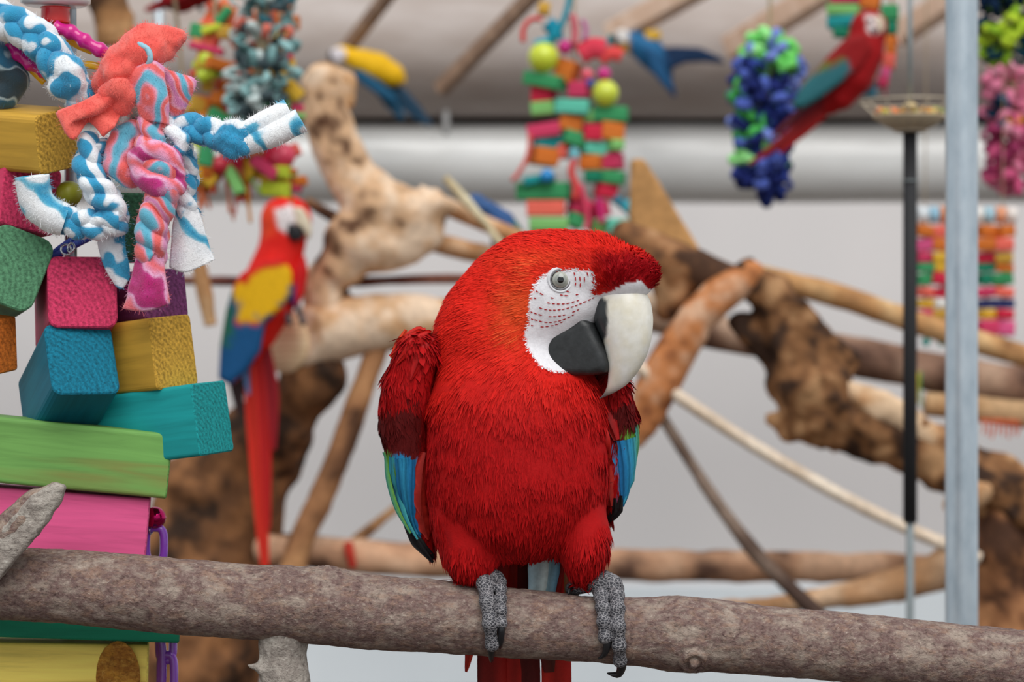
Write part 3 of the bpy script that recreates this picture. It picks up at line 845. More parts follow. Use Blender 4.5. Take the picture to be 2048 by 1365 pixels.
rw, rw_bvh = wing([(1222, 775, 30, 34), (1238, 830, 34, 37), (1240, 890, 40, 36), (1236, 950, 46, 30), (1230, 1000, 52, 20), (1224, 1035, 58, 9)], wing_col(rw_reg), 'folded wing with red, maroon, green and blue feathers on the far side from the toy', (-0.05, 0, -1), lambda p, n: ~inpoly(*to_px(p).T, [(1236, 870), (1320, 830), (1320, 1080), (1200, 1080), (1232, 980)]))
def surf_feather(px, widths, bvh, parent, col, col2=None, off=0.0022, camber=0.18, name='flight_feather', dlast=None):
    pts, nr, last = [], [], dlast
    q = resamp(np.array([(a, b_, 0) for a, b_ in px], float), 12)
    for x, y, _ in q:
        h = hit(x, y, bvh)
        if h[0] is not None:
            n = h[1] if h[1].y < 0.2 else Vector((0, -1, 0))
            n = (n + Vector((0, -0.5, 0))).normalized()
            pts.append(np.array(h[0] + n * off)); nr.append(np.array(n)); last = (h[0].y, n)
        else:
            yv = last[0] if last else Y0 + 0.02; n = last[1] if last else Vector((0, -1, 0))
            pts.append(np.array(P(x, y, yv))); nr.append(np.array(n))
    pts = np.array(pts); 
    for _ in range(3): pts[1:-1, 1] = (pts[:-2, 1] + 2 * pts[1:-1, 1] + pts[2:, 1]) / 4
    return feather_strip(pts, np.array(nr), np.array(widths) * s0, name, wingmat, parent, col, col2, camber)
B2 = CA(52, 150, 190); B3 = CA(30, 104, 160)
# left wing flight feathers
for (px, w, c1, c2) in (([(770, 905), (774, 960), (792, 1020), (820, 1068)], (10, 16, 15, 5), GRN, TUR), ([(784, 915), (790, 975), (808, 1035), (834, 1080)], (12, 19, 16, 5), TUR, B2),
                        ([(797, 918), (804, 980), (818, 1035), (834, 1070)], (12, 18, 16, 5), B2, B3), ([(811, 916), (814, 975), (826, 1040), (846, 1085)], (12, 17, 15, 5), BLU, B2), ([(824, 920), (823, 975), (828, 1030), (842, 1070)], (12, 16, 14, 5), B3, BLU)):
    surf_feather(px, w, lw_bvh, lw, c1, c2)
for (px, w) in (([(806, 1040), (830, 1082), (866, 1126)], (6, 22, 5)), ([(820, 1044), (844, 1084), (868, 1116)], (6, 22, 6))):
    surf_feather(px, w, lw_bvh, lw, BLK, None, 0.0048)
# mottled red-orange inner edge
ORR = CA(172, 36, 26)
for (y0_, y1_, x0_, x1_, w) in ((905, 985, 846, 840, 30), (950, 1030, 842, 842, 32), (1000, 1078, 840, 856, 30)):
    surf_feather([(x0_, y0_), ((x0_ + x1_) / 2 - 2, (y0_ + y1_) / 2), (x1_, y1_)], (14, w, w, 4), lw_bvh, lw, ORR, CA(160, 40, 34), 0.004, 0.3, 'edge_feather')
# shoulder feathers
for (px, w, c1) in (([(852, 660), (815, 675), (778, 712)], (10, 22, 3), CA(196, 32, 22)), ([(860, 668), (828, 690), (795, 730)], (12, 30, 4), CA(184, 24, 20)), ([(868, 680), (842, 712), (822, 760)], (14, 34, 4), CA(172, 18, 18)), ([(812, 660), (795, 690), (782, 716)], (6, 14, 5), CA(222, 70, 40))):
    surf_feather(px, w, lw_bvh, lw, c1, None, 0.003, 0.2, 'shoulder_feather', (Y0 + 0.0, Vector((0, -1, 0))))
# right wing
for (px, w, c1, c2) in (([(1240, 882), (1246, 930), (1246, 985), (1240, 1015)], (14, 18, 15, 5), BLU, B3), ([(1252, 880), (1257, 930), (1254, 980), (1244, 1012)], (14, 17, 14, 5), B2, BLU), ([(1264, 876), (1266, 925), (1260, 975), (1248, 1008)], (12, 15, 12, 5), TUR, B2), ([(1270, 842), (1273, 885), (1266, 940)], (8, 13, 4), GRN, TUR)):
    surf_feather(px, w, rw_bvh, rw, c1, c2)
for (px, w) in (([(1240, 990), (1235, 1020), (1217, 1046)], (6, 18, 4)), ([(1230, 995), (1228, 1020), (1216, 1042)], (5, 14, 4))):
    surf_feather(px, w, rw_bvh, rw, BLK, None, 0.004)
for (px, w, c1) in (([(1176, 800), (1188, 850), (1206, 905)], (18, 40, 24), CA(176, 30, 26)), ([(1192, 860), (1208, 915), (1219, 965)], (22, 42, 26), ORR), ([(1206, 925), (1218, 970), (1224, 1010)], (20, 34, 18), CA(172, 44, 36)), ([(1205, 810), (1222, 845), (1234, 880)], (12, 30, 12), WRED)):
    surf_feather(px, w, rw_bvh, rw, c1, CA(140, 34, 30), 0.004, 0.3, 'edge_feather', (Y0 - 0.01, Vector((0, -1, 0))))

# ---- tail below the perch and under-tail coverts
def free_feather(px, d0, d1, widths, col, col2, name, seg=16, nv=(0, -1, 0.15)):
    k = len(px); a = np.array([(x, y, d0 + (d1 - d0) * i / (k - 1)) for i, (x, y) in enumerate(px)], float)
    pts = PA(a, Y0); return feather_strip(pts, np.tile(np.array(nv, float), (k, 1)), np.array(widths) * s0, name, wingmat, macaw, col, col2, 0.12, 0.0008, seg)
TR = CA(170, 30, 24); TD = CA(98, 22, 20)
for (px, d0, d1, w, c1, c2) in (([(1000, 1090), (985, 1250), (985, 1420), (995, 1700)], 105, 190, (40, 60, 62, 20), TR, TD), ([(1060, 1090), (1050, 1250), (1052, 1420), (1040, 1760)], 108, 200, (40, 60, 60, 20), CA(84, 18, 16), TD),
                                ([(1105, 1090), (1110, 1250), (1112, 1420), (1090, 1700)], 103, 190, (40, 62, 62, 20), TR, CA(190, 40, 28)), ([(1075, 1100), (1092, 1240), (1108, 1345)], 98, 150, (30, 64, 40), CA(92, 60, 48), TD),
                                ([(965, 1100), (948, 1230), (938, 1310), (932, 1345)], 100, 150, (16, 34, 30, 5), CA(206, 66, 48), TR), ([(1020, 1090), (1030, 1260), (1025, 1450), (1020, 1650)], 112, 205, (40, 58, 58, 20), CA(178, 34, 26), TR)):
    free_feather(px, d0, d1, w, c1, c2, 'tail_feather')
for (px, d, w, c1, c2) in (([(1075, 1085), (1078, 1140), (1072, 1195)], 48, (30, 46, 30), CA(226, 236, 230), CA(180, 212, 224)), ([(1110, 1090), (1100, 1145), (1095, 1200)], 52, (26, 40, 24), CA(120, 172, 200), CA(180, 205, 205)), ([(1128, 1095), (1125, 1150), (1118, 1195)], 62, (16, 24, 12), CA(186, 34, 26), CA(150, 30, 26)), ([(1146, 1100), (1140, 1150), (1136, 1190)], 55, (14, 26, 14), CA(200, 60, 36), CA(140, 100, 60))):
    free_feather(px, d, d + 10, w, c1, c2, 'under_tail_feather')

# ---- feet
m, nt, b = nmat('foot_scales')
vo = N(nt, 'ShaderNodeTexVoronoi'); vo.feature = 'DISTANCE_TO_EDGE'; vo.inputs['Scale'].default_value = 390
v = coords(nt, (0.75, 1, 1.25)); nt.links.new(v, vo.inputs['Vector'])
nt.links.new(ramp(nt, vo.outputs['Distance'], [(0.0, C(168, 164, 166)), (0.06, C(120, 118, 122)), (0.13, C(64, 64, 70)), (0.5, C(50, 50, 56))]), b.inputs['Base Color'])
b.inputs['Roughness'].default_value = 0.6; bump(nt, b, vo.outputs['Distance'], 0.8, 0.0016)
scale_m = m
claw_m = m_plain('claw_black', C(30, 30, 33), 0.28, spec=0.5, var=0.2, nsc=200)
def perch_at(x): return np.interp(x, pc[:, 0], pc[:, 1]), np.interp(x, pc[:, 0], pr)
def on_perch(x, th, h):        # point on the perch skin, th degrees forward from its top, h px above
    cy_, r_ = perch_at(x); t = math.radians(th); return (x, cy_ - (r_ + h) * math.cos(t), -(r_ + h) * math.sin(t))
def foot(chains, leg, claws, label):
    ch = [(PA(np.array([c_[:3] for c_ in rows], float), Y0), [c_[3] * s0 for c_ in rows]) for rows in chains + [leg]]
    def f(p):
        d = None
        for i, (W, rs) in enumerate(ch):
            e = d_chain(p, W, rs); d = e if d is None else smin(d, e, 0.0012)
        return d
    lo = np.min([c_[0].min(0) for c_ in ch], 0) - 0.02; hi = np.max([c_[0].max(0) for c_ in ch], 0) + 0.02
    V, F = nets(f, lo, hi, 0.0011)
    o = link('foot', mesh_np('foot', V, F), scale_m, macaw); tag(o, label)
    for rows in claws:
        W = PA(np.array([r[:3] for r in rows], float), Y0); pth = resamp(W, 14)
        rad = np.interp(np.linspace(0, 1, 14), np.linspace(0, 1, len(rows)), [r[3] for r in rows]) * s0
        Vc, Fc = tube(pth, rad, 12, 0.8); link('claw', mesh_np('claw', Vc, Fc), claw_m, o)
def toe(x0, x1, th0, th1, r0, r1, n=9):
    rows = []
    for i in range(n):
        t = i / (n - 1); r_ = (r0 + (r1 - r0) * t) * (1 + 0.13 * math.cos(i * math.pi))
        rows.append(on_perch(x0 + (x1 - x0) * t, th0 + (th1 - th0) * t, r_ * 0.9) + (r_,))
    return rows
foot([toe(966, 984, 2, 124, 18, 13), toe(1000, 1004, 18, 92, 12.5, 10), [(960, 1152, 20, 18), (935, 1158, 44, 14), (928, 1175, 66, 13), (928, 1220, 88, 12)]],
     [(952, 1112, 0, 20), (958, 1135, -4, 21), (972, 1152, -10, 24), (992, 1158, -18, 17)],
     [[on_perch(984, 122, 11) + (11,), on_perch(983, 138, 13) + (9,), on_perch(983, 155, 14) + (6,), on_perch(984, 172, 12) + (1.5,)],
      [on_perch(1003, 92, 9) + (9.5,), on_perch(1003, 104, 13) + (8.5,), on_perch(1002, 120, 13) + (5.5,), on_perch(1000, 134, 8) + (1.2,)]], 'grey scaly foot beside the wooden toy')
foot([toe(1200, 1210, 10, 100, 15, 13), toe(1231, 1240, 4, 138, 16, 13, 11), [(1178, 1166, 20, 20), (1156, 1172, 20, 18), (1144, 1178, 40, 14), (1146, 1200, 70, 12)]],
     [(1170, 1112, 0, 20), (1178, 1136, 0, 21), (1196, 1162, -4, 26), (1222, 1172, -10, 24)],
     [[on_perch(1213, 100, 9) + (11,), on_perch(1214, 112, 14) + (10,), on_perch(1208, 126, 18) + (7,), on_perch(1196, 134, 18) + (1.5,)],
      [on_perch(1241, 138, 9) + (13,), on_perch(1243, 152, 14) + (12,), on_perch(1236, 164, 24) + (8.5,), on_perch(1214, 168, 22) + (1.5,)],
      [(1146, 1176, 14, 8), (1140, 1180, 4, 7), (1137, 1190, -4, 2)]], 'grey scaly foot on the side away from the toy')
# ------------------------------------------------------------------ the big wooden block toy hanging at the left
YT = 2.285
def PT(x, y, d, Y=YT): return np.array(P(x, y, Y + d * S(Y)))
DYE = dict(pink=C(206, 58, 98), hot=C(224, 90, 142), teal=C(14, 112, 138), aqua=C(26, 150, 152), yellow=C(222, 176, 52), gold=C(206, 160, 62), green=C(112, 162, 84), sage=C(88, 140, 104), purple=C(128, 66, 116), orange=C(214, 116, 42), forest=C(20, 128, 96), lemon=C(246, 218, 106), dkgreen=C(48, 92, 66), red=C(200, 44, 70),
           coral=C(238, 108, 92), lime=C(200, 214, 60), mint=C(96, 196, 170), crimson=C(206, 34, 66), navy=C(44, 52, 110), seag=C(58, 152, 96), ltgreen=C(128, 192, 110), white=C(232, 232, 228), sky=C(60, 170, 206))
def block_at(parent, face_c, axis, up, w, h, L, key, Y=YT, name='wood_block', r=None, grain2=None):
    """timber block: centre of the visible end face (px,px,depth px), axis pointing away from it, sizes in px"""
    s = S(Y)
    c = Vector(PT(*face_c, Y)); ax = Vector((axis[0], axis[2], -axis[1])).normalized()
    u = Vector((up[0], up[2] if len(up) > 2 else 0.0, -up[1])); u = (u - ax * u.dot(ax)).normalized()
    sd = u.cross(ax)
    M = Matrix.Translation(c + ax * (L * s / 2)) @ Matrix((-ax, sd * -1 if False else (u.cross(-ax)), u)).transposed().to_4x4()
    V, F, mi = rbox(L * s, w * s, h * s, (r if r is not None else 0.13 * min(w, h)) * s, 4)
    me = mesh_np(name, V, F, smooth=False)
    me.materials.append(m_wood('dyed_' + key, DYE[key], grain2=grain2)); me.materials.append(m_wood('dyed_' + key, DYE[key], True))
    me.polygons.foreach_set('material_index', np.array(mi, dtype=np.int32)); me.update()
    return link(name, me, None, parent, M)
toyx = P(130, 0, YT).x
toy = thing('block_toy', (toyx, YT + 0.03, P(0, 1450, YT).z), 'large hanging parrot toy of stacked dyed wooden blocks with knotted fleece braids', 'bird toy')
UP = (0, -1)
block_at(toy, (118, 282, -110), (-0.85, -0.10, 0.55), (-0.42, -1.0), 118, 118, 260, 'gold')
block_at(toy, (62, 392, -60), (-0.75, 0.1, 0.8), (0.25, -1), 130, 140, 220, 'pink')
block_at(toy, (28, 536, -150), (-0.30, 0.05, 1), (0.40, -1), 120, 150, 240, 'sage', r=26)
block_at(toy, (165, 584, -120), (-0.30, 0.22, 1), UP, 134, 142, 260, 'pink', r=20)
block_at(toy, (164, 718, -150), (-0.48, 0.58, 1), UP, 134, 152, 230, 'teal', r=18)
block_at(toy, (2, 694, -120), (-0.8, -0.1, 0.5), (-0.3, -1), 90, 108, 160, 'orange', r=6)
block_at(toy, (348, 704, -70), (-0.85, 0.10, 0.62), (-0.13, -1), 118, 142, 260, 'gold', r=10)
block_at(toy, (330, 588, -20), (-0.75, 0.08, 0.7), (-0.08, -1), 112, 100, 220, 'purple', r=10)
block_at(toy, (426, 836, -75), (-0.93, 0.13, 0.42), (-0.10, -1), 130, 142, 320, 'aqua', r=8)
block_at(toy, (340, 930, -40), (-1, -0.105, -0.13), (0.10, -1), 120, 128, 480, 'green', r=8, grain2=C(140, 122, 66))
block_at(toy, (296, 1060, -28), (-1, -0.085, -0.13), (0.085, -1), 110, 132, 440, 'hot', r=8)
block_at(toy, (360, 1258, -25), (-1, -0.05, -0.13), (0.05, -1), 116, 44, 480, 'forest', r=5)
block_at(toy, (296, 1356, -20), (-1, -0.03, -0.13), (0.03, -1), 116, 144, 440, 'lemon', r=10, grain2=C(190, 140, 50))
block_at(toy, (266, 450, 40), (-0.3, 0.05, 1), UP, 70, 130, 160, 'dkgreen', r=10)
block_at(toy, (150, 1140, -10), (-1, -0.05, 0.02), UP, 100, 30, 240, 'teal', r=5)
# knot in the lemon block
V, F = sphere(1.0, 24, 10, (44 * S(YT), 0.0025, 72 * S(YT)))
link('wood_knot', mesh_np('wood_knot', V + PT(236, 1356, -90), F), m_bark('knot_wood', C(190, 132, 50), C(150, 96, 40), C(206, 156, 70), C(220, 180, 96)), toy)
# central cord and chain up to the overhead pipe
cordm = m_plain('toy_cord', C(40, 60, 150), 0.6)
def rope_part(parent, pts, r, mat, name='rope', n=40, sides=10):
    q = resamp(np.array(pts, float), n); V, F = tube(q, r, sides); return link(name, mesh_np(name, V, F), mat, parent)
rope_part(toy, [(toyx, YT + 0.03, P(0, 1420, YT).z), (toyx, YT + 0.03, 1.6), (toyx, 2.3, ZP)], 0.006, m_plain('steel_cable', C(150, 155, 160), 0.35, 0.8), 'cable')
rope_part(toy, [PT(70, 560, -60), PT(95, 525, -75), PT(150, 490, -70), PT(190, 470, -60)], 0.0035, cordm, 'cord')
rope_part(toy, [PT(78, 548, -50), PT(110, 505, -60), PT(160, 470, -60)], 0.0030, cordm, 'cord')
def ring_part(parent, c, r, tr, mat, n=(0, -1, 0.3), name='ring', ell=1.0, seg=32):
    a = np.linspace(0, 2 * math.pi, seg + 1); q = np.array(n, float); Mq = Vector(q).to_track_quat('Z', 'Y').to_matrix()
    pth = np.array([np.array(Mq @ Vector((r * math.cos(t), r * ell * math.sin(t), 0))) for t in a]) + np.array(c)
    V, F = tube(pth, tr, 10, caps=False); return link(name, mesh_np(name, V, F), mat, parent)
steel = m_plain('bright_steel', C(190, 192, 198), 0.2, 0.95, var=0.05)
ring_part(toy, PT(132, 500, -130), 10 * S(YT), 2.2 * S(YT), steel, (0.5, -1, 0.2), 'screw_eye')
ring_part(toy, PT(142, 496, -134), 9 * S(YT), 2.2 * S(YT), steel, (-0.7, -1, 0.2), 'screw_eye')
# plastic top: red spool and white disc
plr = m_plain('plastic_red', C(214, 30, 26), 0.22, coat=0.4, var=0.04); plw = m_plain('plastic_white', C(236, 234, 232), 0.25, coat=0.4, var=0.03)
plm = m_plain('plastic_magenta', C(206, 22, 132), 0.22, coat=0.4, var=0.05); ply = m_plain('plastic_yellow', C(240, 186, 20), 0.25, coat=0.4, var=0.05); plp = m_plain('plastic_purple', C(140, 70, 190), 0.25, coat=0.4, var=0.05)
s = S(YT)
def lathe_part(parent, c, prof, mat, name, sides=32, rot=None):
    V, F = lathe([(r_ * s, z * s) for r_, z in prof], sides)
    M = Matrix.Translation(Vector(c)) @ (rot.to_4x4() if rot else Matrix.Identity(4))
    return link(name, mesh_np(name, V, F), mat, parent, M)
lathe_part(toy, PT(111, 45, -30), [(0.1, -4), (27, -4), (30, -1), (29, 4), (28, 26), (30, 30), (0.1, 30)], plr, 'spool')
lathe_part(toy, PT(111, 11, -30), [(0.1, 0), (60, 0), (69, 5), (70, 18), (62, 26), (0.1, 30)], plw, 'disc')
def bumpy(parent, pts, r, mat, name='bead_chain', bumps=5):
    q = resamp(np.array(pts, float), bumps * 12); t = np.linspace(0, bumps, len(q))
    rad = r * (0.78 + 0.3 * np.abs(np.cos(t * math.pi)) ** 3); V, F = tube(q, rad, 14); return link(name, mesh_np(name, V, F), mat, parent)
bumpy(toy, [PT(112, 56, -70), PT(145, 66, -78), PT(185, 92, -80), PT(228, 115, -70)], 15 * s, plm, 'bead_chain', 4)
bumpy(toy, [PT(20, 88, -75), PT(50, 120, -80), PT(88, 142, -70), PT(110, 160, -60)], 15 * s, plm, 'bead_chain', 4)
for pts in ([PT(-10, 70, -60), PT(20, 90, -62), PT(60, 135, -64), PT(90, 165, -60)], [PT(135, 78, -50), PT(160, 92, -55), PT(185, 102, -60)], [PT(150, 128, -55), PT(180, 130, -60), PT(205, 134, -60)]):
    q = resamp(np.array(pts), 24); V, F = tube(q, 8 * s, 12, 0.6); link('plastic_link', mesh_np('plastic_link', V, F), ply, toy)
# purple chain links
for (x, y, w, h, dd) in ((310, 1090, 18, 34, 10), (305, 1330, 20, 60, 10), (332, 1288, 14, 34, 16), (334, 1350, 14, 40, 12)):
    a = np.linspace(0, 2 * math.pi, 33); ex = 0.6
    pth = np.stack([x * 0 + np.sign(np.cos(a)) * np.abs(np.cos(a)) ** ex * w * s, np.zeros(33), np.sign(np.sin(a)) * np.abs(np.sin(a)) ** ex * h * s], 1) + PT(x, y, dd)
    V, F = tube(pth, 8.5 * s, 10, caps=False); link('chain_link', mesh_np('chain_link', V, F), plp, toy)
# magenta metal bell
bell = m_plain('bell_magenta_metal', C(190, 24, 96), 0.14, 0.9, var=0.05)
V, F = sphere(22 * s, 28, 20); o = link('jingle_bell', mesh_np('jingle_bell', V, F), bell, toy, Matrix.Translation(Vector(PT(310, 1036, 6))))
ring_part(o, PT(310, 1036, 6), 22.3 * s, 1.3 * s, bell, (0, 0, 1), 'seam')
ring_part(o, PT(302, 1062, 4), 6 * s, 1.6 * s, steel, (1, -0.4, 0), 'loop')
V, F = sphere(26 * s, 20, 14); link('wooden_ball', mesh_np('wooden_ball', V, F), m_plain('ball_olive', C(150, 150, 30), 0.45), toy, Matrix.Translation(Vector(PT(138, 388, -40))))

# ---- fleece
BW = [(0.0, C(44, 148, 192)), (0.46, C(60, 160, 202)), (0.66, C(228, 236, 243)), (1.0, C(242, 245, 248))]
BW2 = [(0.0, C(56, 158, 198)), (0.1, C(110, 188, 214)), (0.26, C(238, 242, 246)), (1.0, C(246, 247, 248))]
TD = [(0.0, C(96, 178, 204)), (0.10, C(120, 180, 204)), (0.24, C(228, 150, 172)), (0.45, C(236, 108, 108)), (0.75, C(238, 100, 94)), (0.9, C(238, 168, 190)), (1.0, C(224, 140, 190))]
TM = [(0.0, C(176, 24, 104)), (0.3, C(196, 50, 130)), (0.6, C(236, 176, 212)), (0.85, C(236, 150, 180)), (1.0, C(236, 110, 120))]
CO = [(0.0, C(238, 90, 80)), (1.0, C(244, 108, 96))]
f_bw = m_fleece('fleece_blue_white', BW, 60); f_w = m_fleece('fleece_mostly_white', BW2, 50, 1.3); f_td = m_fleece('fleece_tie_dye', TD, 48, 0.4); f_tm = m_fleece('fleece_magenta_dye', TM, 52, 0.9); f_co = m_fleece('fleece_coral', CO, 60)
def quadsonly(F):
    return np.array([(f[0], f[1], f[2], f[3] if len(f) > 3 else f[2]) for f in F])
def fuzz(parent, V, F, mat, count, seed=1, L=0.0035):
    F4 = quadsonly(F); r = np.random.default_rng(seed)
    VV, FF, CC = strands(V, F4, count, lambda p: r.normal(size=p.shape), lambda p: np.ones((len(p), 3)), L, 0.00022, L * 0.9, None, seed, 0.5)
    tag(link('fuzz', mesh_np('fuzz', VV, FF, smooth=False), mat, parent), kind='stuff')
def braid(pts, w, mat, name='fleece_braid', turns=None, fz=1600, Y=YT, seed=0, parent=None, flatten=0.85):
    s = S(Y); q = resamp(np.array([PT(*p_, Y) for p_ in pts]), 90); L = np.linalg.norm(np.diff(q, axis=0), axis=1).sum()
    turns = turns or max(1.2, L / (w * s * 1.75))
    T, U, W = frames(q); t = np.linspace(0, turns * 2 * math.pi, 90)
    parts = []
    for k in range(3):
        a = t + 2 * math.pi * k / 3
        p_ = q + U * (np.sin(a) * w * s * 0.22)[:, None] + W * (np.sin(2 * a) * w * s * 0.15)[:, None]
        rad = w * s * (0.265 + 0.02 * np.sin(a * 1.3 + seed))
        parts.append(tube(p_, rad, 14, flatten, 0.0012, 120, seed + k))
    root = None
    for k, (V, F) in enumerate(parts):
        if root is None:
            root = link(name, mesh_np(name, V, F), mat, parent or toy)
        else: link('strand', mesh_np('strand', V, F), mat, root)
        if fz: fuzz(root, V, F, mat, fz // 3, seed * 5 + k + 1)
    return root
def lump(chains, mat, name, k=0.006, h=0.002, nz=0.0022, fz=1200, Y=YT, seed=3):
    """knotted mass of fleece from px chains of (x,y,d,r)"""
    ch = [chain_px(c_, Y) for c_ in chains]
    def f(p):
        d = None
        for W, rs in ch:
            e = d_chain(p, W, rs); d = e if d is None else smin(d, e, k)
        return d + nz * fbm(p, 70, seed, 2)
    lo = np.min([W.min(0) - max(rs) for W, rs in ch], 0) - 0.006; hi = np.max([W.max(0) + max(rs) for W, rs in ch], 0) + 0.006
    V, F = nets(f, lo, hi, h)
    o = link(name, mesh_np(name, V, F), mat, toy)
    if fz: fuzz(o, V, F, mat, fz, seed + 20)
    return o
def cloth(grid, mat, name='fleece_tail', th=0.0022, fz=500, sub=6, parent=None, Y=YT, seed=5):
    """flared strip of fleece: rows of (x,y,d) px"""
    g = np.array([[PT(*c_, Y) for c_ in row] for row in grid])
    g = np.array([resamp(g[:, j], (len(g) - 1) * sub + 1) for j in range(g.shape[1])]).transpose(1, 0, 2)
    g = np.array([resamp(row, (g.shape[1] - 1) * sub + 1) for row in g])
    nu, nv = g.shape[:2]
    du = np.gradient(g, axis=0); dv = np.gradient(g, axis=1); n = np.cross(du, dv); n /= np.linalg.norm(n, axis=2, keepdims=True) + 1e-9
    g = g + n * (fbm(g, 50, seed, 2) * 0.002)[..., None]
    V = np.concatenate([(g + n * th / 2).reshape(-1, 3), (g - n * th / 2).reshape(-1, 3)]); o = nu * nv; F = []
    for i in range(nu - 1):
        for j in range(nv - 1):
            a = i * nv + j; F.append((a, a + nv, a + nv + 1, a + 1)); F.append((a + o, a + 1 + o, a + nv + 1 + o, a + nv + o))
    for i in range(nu - 1):
        for j in (0, nv - 1):
            a = i * nv + j; q = (a, a + nv, a + nv + o, a + o); F.append(q if j else q[::-1])
    for j in range(nv - 1):
        for i in (0, nu - 1):
            a = i * nv + j; q = (a, a + 1, a + 1 + o, a + o); F.append(q if i == 0 else q[::-1])
    ob = link(name, mesh_np(name, V, F), mat, parent or toy)
    if fz: fuzz(ob, V, F, mat, fz, seed)
    return ob
def pipe_tail(a, b_, r, mat, name='fleece_tail', fz=500, Y=YT, seed=2):
    """rolled strip of fleece with an open end"""
    s = S(Y); q = resamp(np.array([PT(*x, Y) for x in (a if isinstance(a[0], (tuple, list)) else [a, b_])]), 24)
    V1, F1 = tube(q, r * s, 18, 1.0, 0.0012, 90, seed, caps=False); V2, F2 = tube(q, (r - 5) * s, 18, 1.0, 0.0012, 90, seed, caps=False)
    n = len(V1); F = F1 + [tuple(i + n for i in f[::-1]) for f in F2]
    for k_ in range(18):
        k2 = (k_ + 1) % 18; e = n - 18
        F.append((e + k_, e + k2, e + n + k2, e + n + k_))
    V = np.vstack([V1, V2]); o = link(name, mesh_np(name, V, F), mat, toy)
    if fz: fuzz(o, V1, F1, mat, fz, seed)
    return o
# blue and white arm from the top left
braid([(-40, 20, -110), (20, 45, -118), (72, 72, -122), (112, 120, -124), (140, 165, -122), (165, 200, -112)], 82, f_bw, turns=2.0, seed=1)
lump([[(118, 130, -140, 26), (142, 140, -150, 28), (146, 165, -146, 26), (120, 172, -140, 24)], [(150, 185, -130, 22), (178, 192, -126, 16)]], f_bw, 'fleece_knot')
# coral knot on the top right
lump([[(215, 165, -140, 30), (240, 140, -150, 40), (272, 95, -150, 38), (300, 78, -150, 34), (338, 82, -146, 26), (358, 74, -144, 14)], [(262, 110, -160, 34), (305, 105, -160, 34), (332, 104, -150, 22)], [(228, 150, -172, 24), (252, 138, -176, 22)]], f_co, 'fleece_knot', 0.003, nz=0.0042, fz=2200)
lump([[(212, 186, -176, 18), (238, 178, -184, 26), (256, 192, -180, 20), (244, 214, -172, 20)]], f_co, 'fleece_knot', 0.004, seed=8)
cloth([[(205, 182, -182), (222, 192, -194), (236, 206, -182), (246, 222, -176)], [(160, 206, -184), (190, 222, -200), (205, 226, -180), (232, 246, -190)], [(116, 222, -180), (138, 250, -196), (172, 226, -178), (228, 254, -196)], [(116, 232, -180), (146, 280, -192), (178, 244, -176), (206, 274, -190)]], f_co, fz=900)
rope_part(toy, [PT(276, 88, -186), PT(296, 100, -192), PT(300, 122, -190), PT(288, 140, -180)], 6 * S(YT), m_plain('fleece_pale_blue', C(150, 196, 212), 0.95, spec=0.1), 'fleece_cord')
# tie-dyed tongues
cloth([[(292, 128, -176), (310, 124, -186), (326, 136, -176)], [(258, 150, -182), (296, 146, -200), (328, 160, -182)], [(272, 195, -184), (306, 190, -204), (336, 200, -186)], [(284, 240, -178), (312, 244, -192), (338, 250, -178)]], f_td, fz=900, seed=7)
cloth([[(326, 132, -160), (345, 145, -166), (365, 152, -156)], [(332, 180, -160), (362, 172, -172), (392, 162, -152)], [(338, 215, -158), (362, 208, -164), (380, 198, -150)], [(346, 248, -150), (356, 240, -152), (364, 232, -146)]], f_td, fz=700, seed=9)
# tie-dyed braid hanging down
braid([(308, 245, -150), (300, 280, -160), (312, 320, -166), (328, 360, -168), (322, 405, -166), (306, 445, -164), (304, 490, -160), (300, 515, -158)], 84, f_td, turns=2.6, seed=3, fz=2600)
lump([[(280, 320, -176, 26), (306, 300, -188, 24), (345, 318, -184, 22), (352, 345, -176, 22)], [(285, 350, -180, 24), (318, 372, -190, 26), (356, 372, -178, 18)]], f_tm, 'fleece_knot', 0.003, seed=12)
cloth([[(274, 508, -168), (298, 504, -184), (326, 512, -168)], [(262, 555, -170), (296, 560, -196), (332, 560, -172)], [(254, 598, -168), (290, 604, -194), (338, 596, -172)], [(246, 618, -166), (290, 622, -186), (340, 606, -168)]], f_tm, fz=900, seed=13)
lump([[(240, 300, -150, 30), (232, 330, -154, 28), (262, 350, -150, 26)], [(245, 275, -146, 24), (268, 262, -146, 22)]], f_td, 'fleece_knot', 0.004, seed=15)
# blue arm to the right with white tails
braid([(325, 265, -140), (365, 256, -146), (405, 262, -150), (440, 274, -152)], 64, f_bw, turns=1.1, seed=5)
lump([[(448, 262, -160, 20), (472, 258, -168, 20), (492, 268, -166, 18)], [(444, 285, -164, 20), (466, 300, -168, 18), (490, 290, -166, 18)], [(452, 275, -176, 14), (470, 285, -180, 14), (488, 300, -170, 12)]], f_bw, 'fleece_knot', 0.0025, seed=17)
pipe_tail([(488, 268, -160), (530, 244, -164), (578, 220, -160)], None, 22, f_w, seed=3)
pipe_tail([(490, 288, -160), (545, 270, -168), (602, 240, -168)], None, 24, f_w, seed=4)
lump([[(340, 262, -170, 16), (368, 278, -176, 16), (360, 300, -170, 12)]], f_bw, 'fleece_knot', 0.003, seed=19, fz=400)
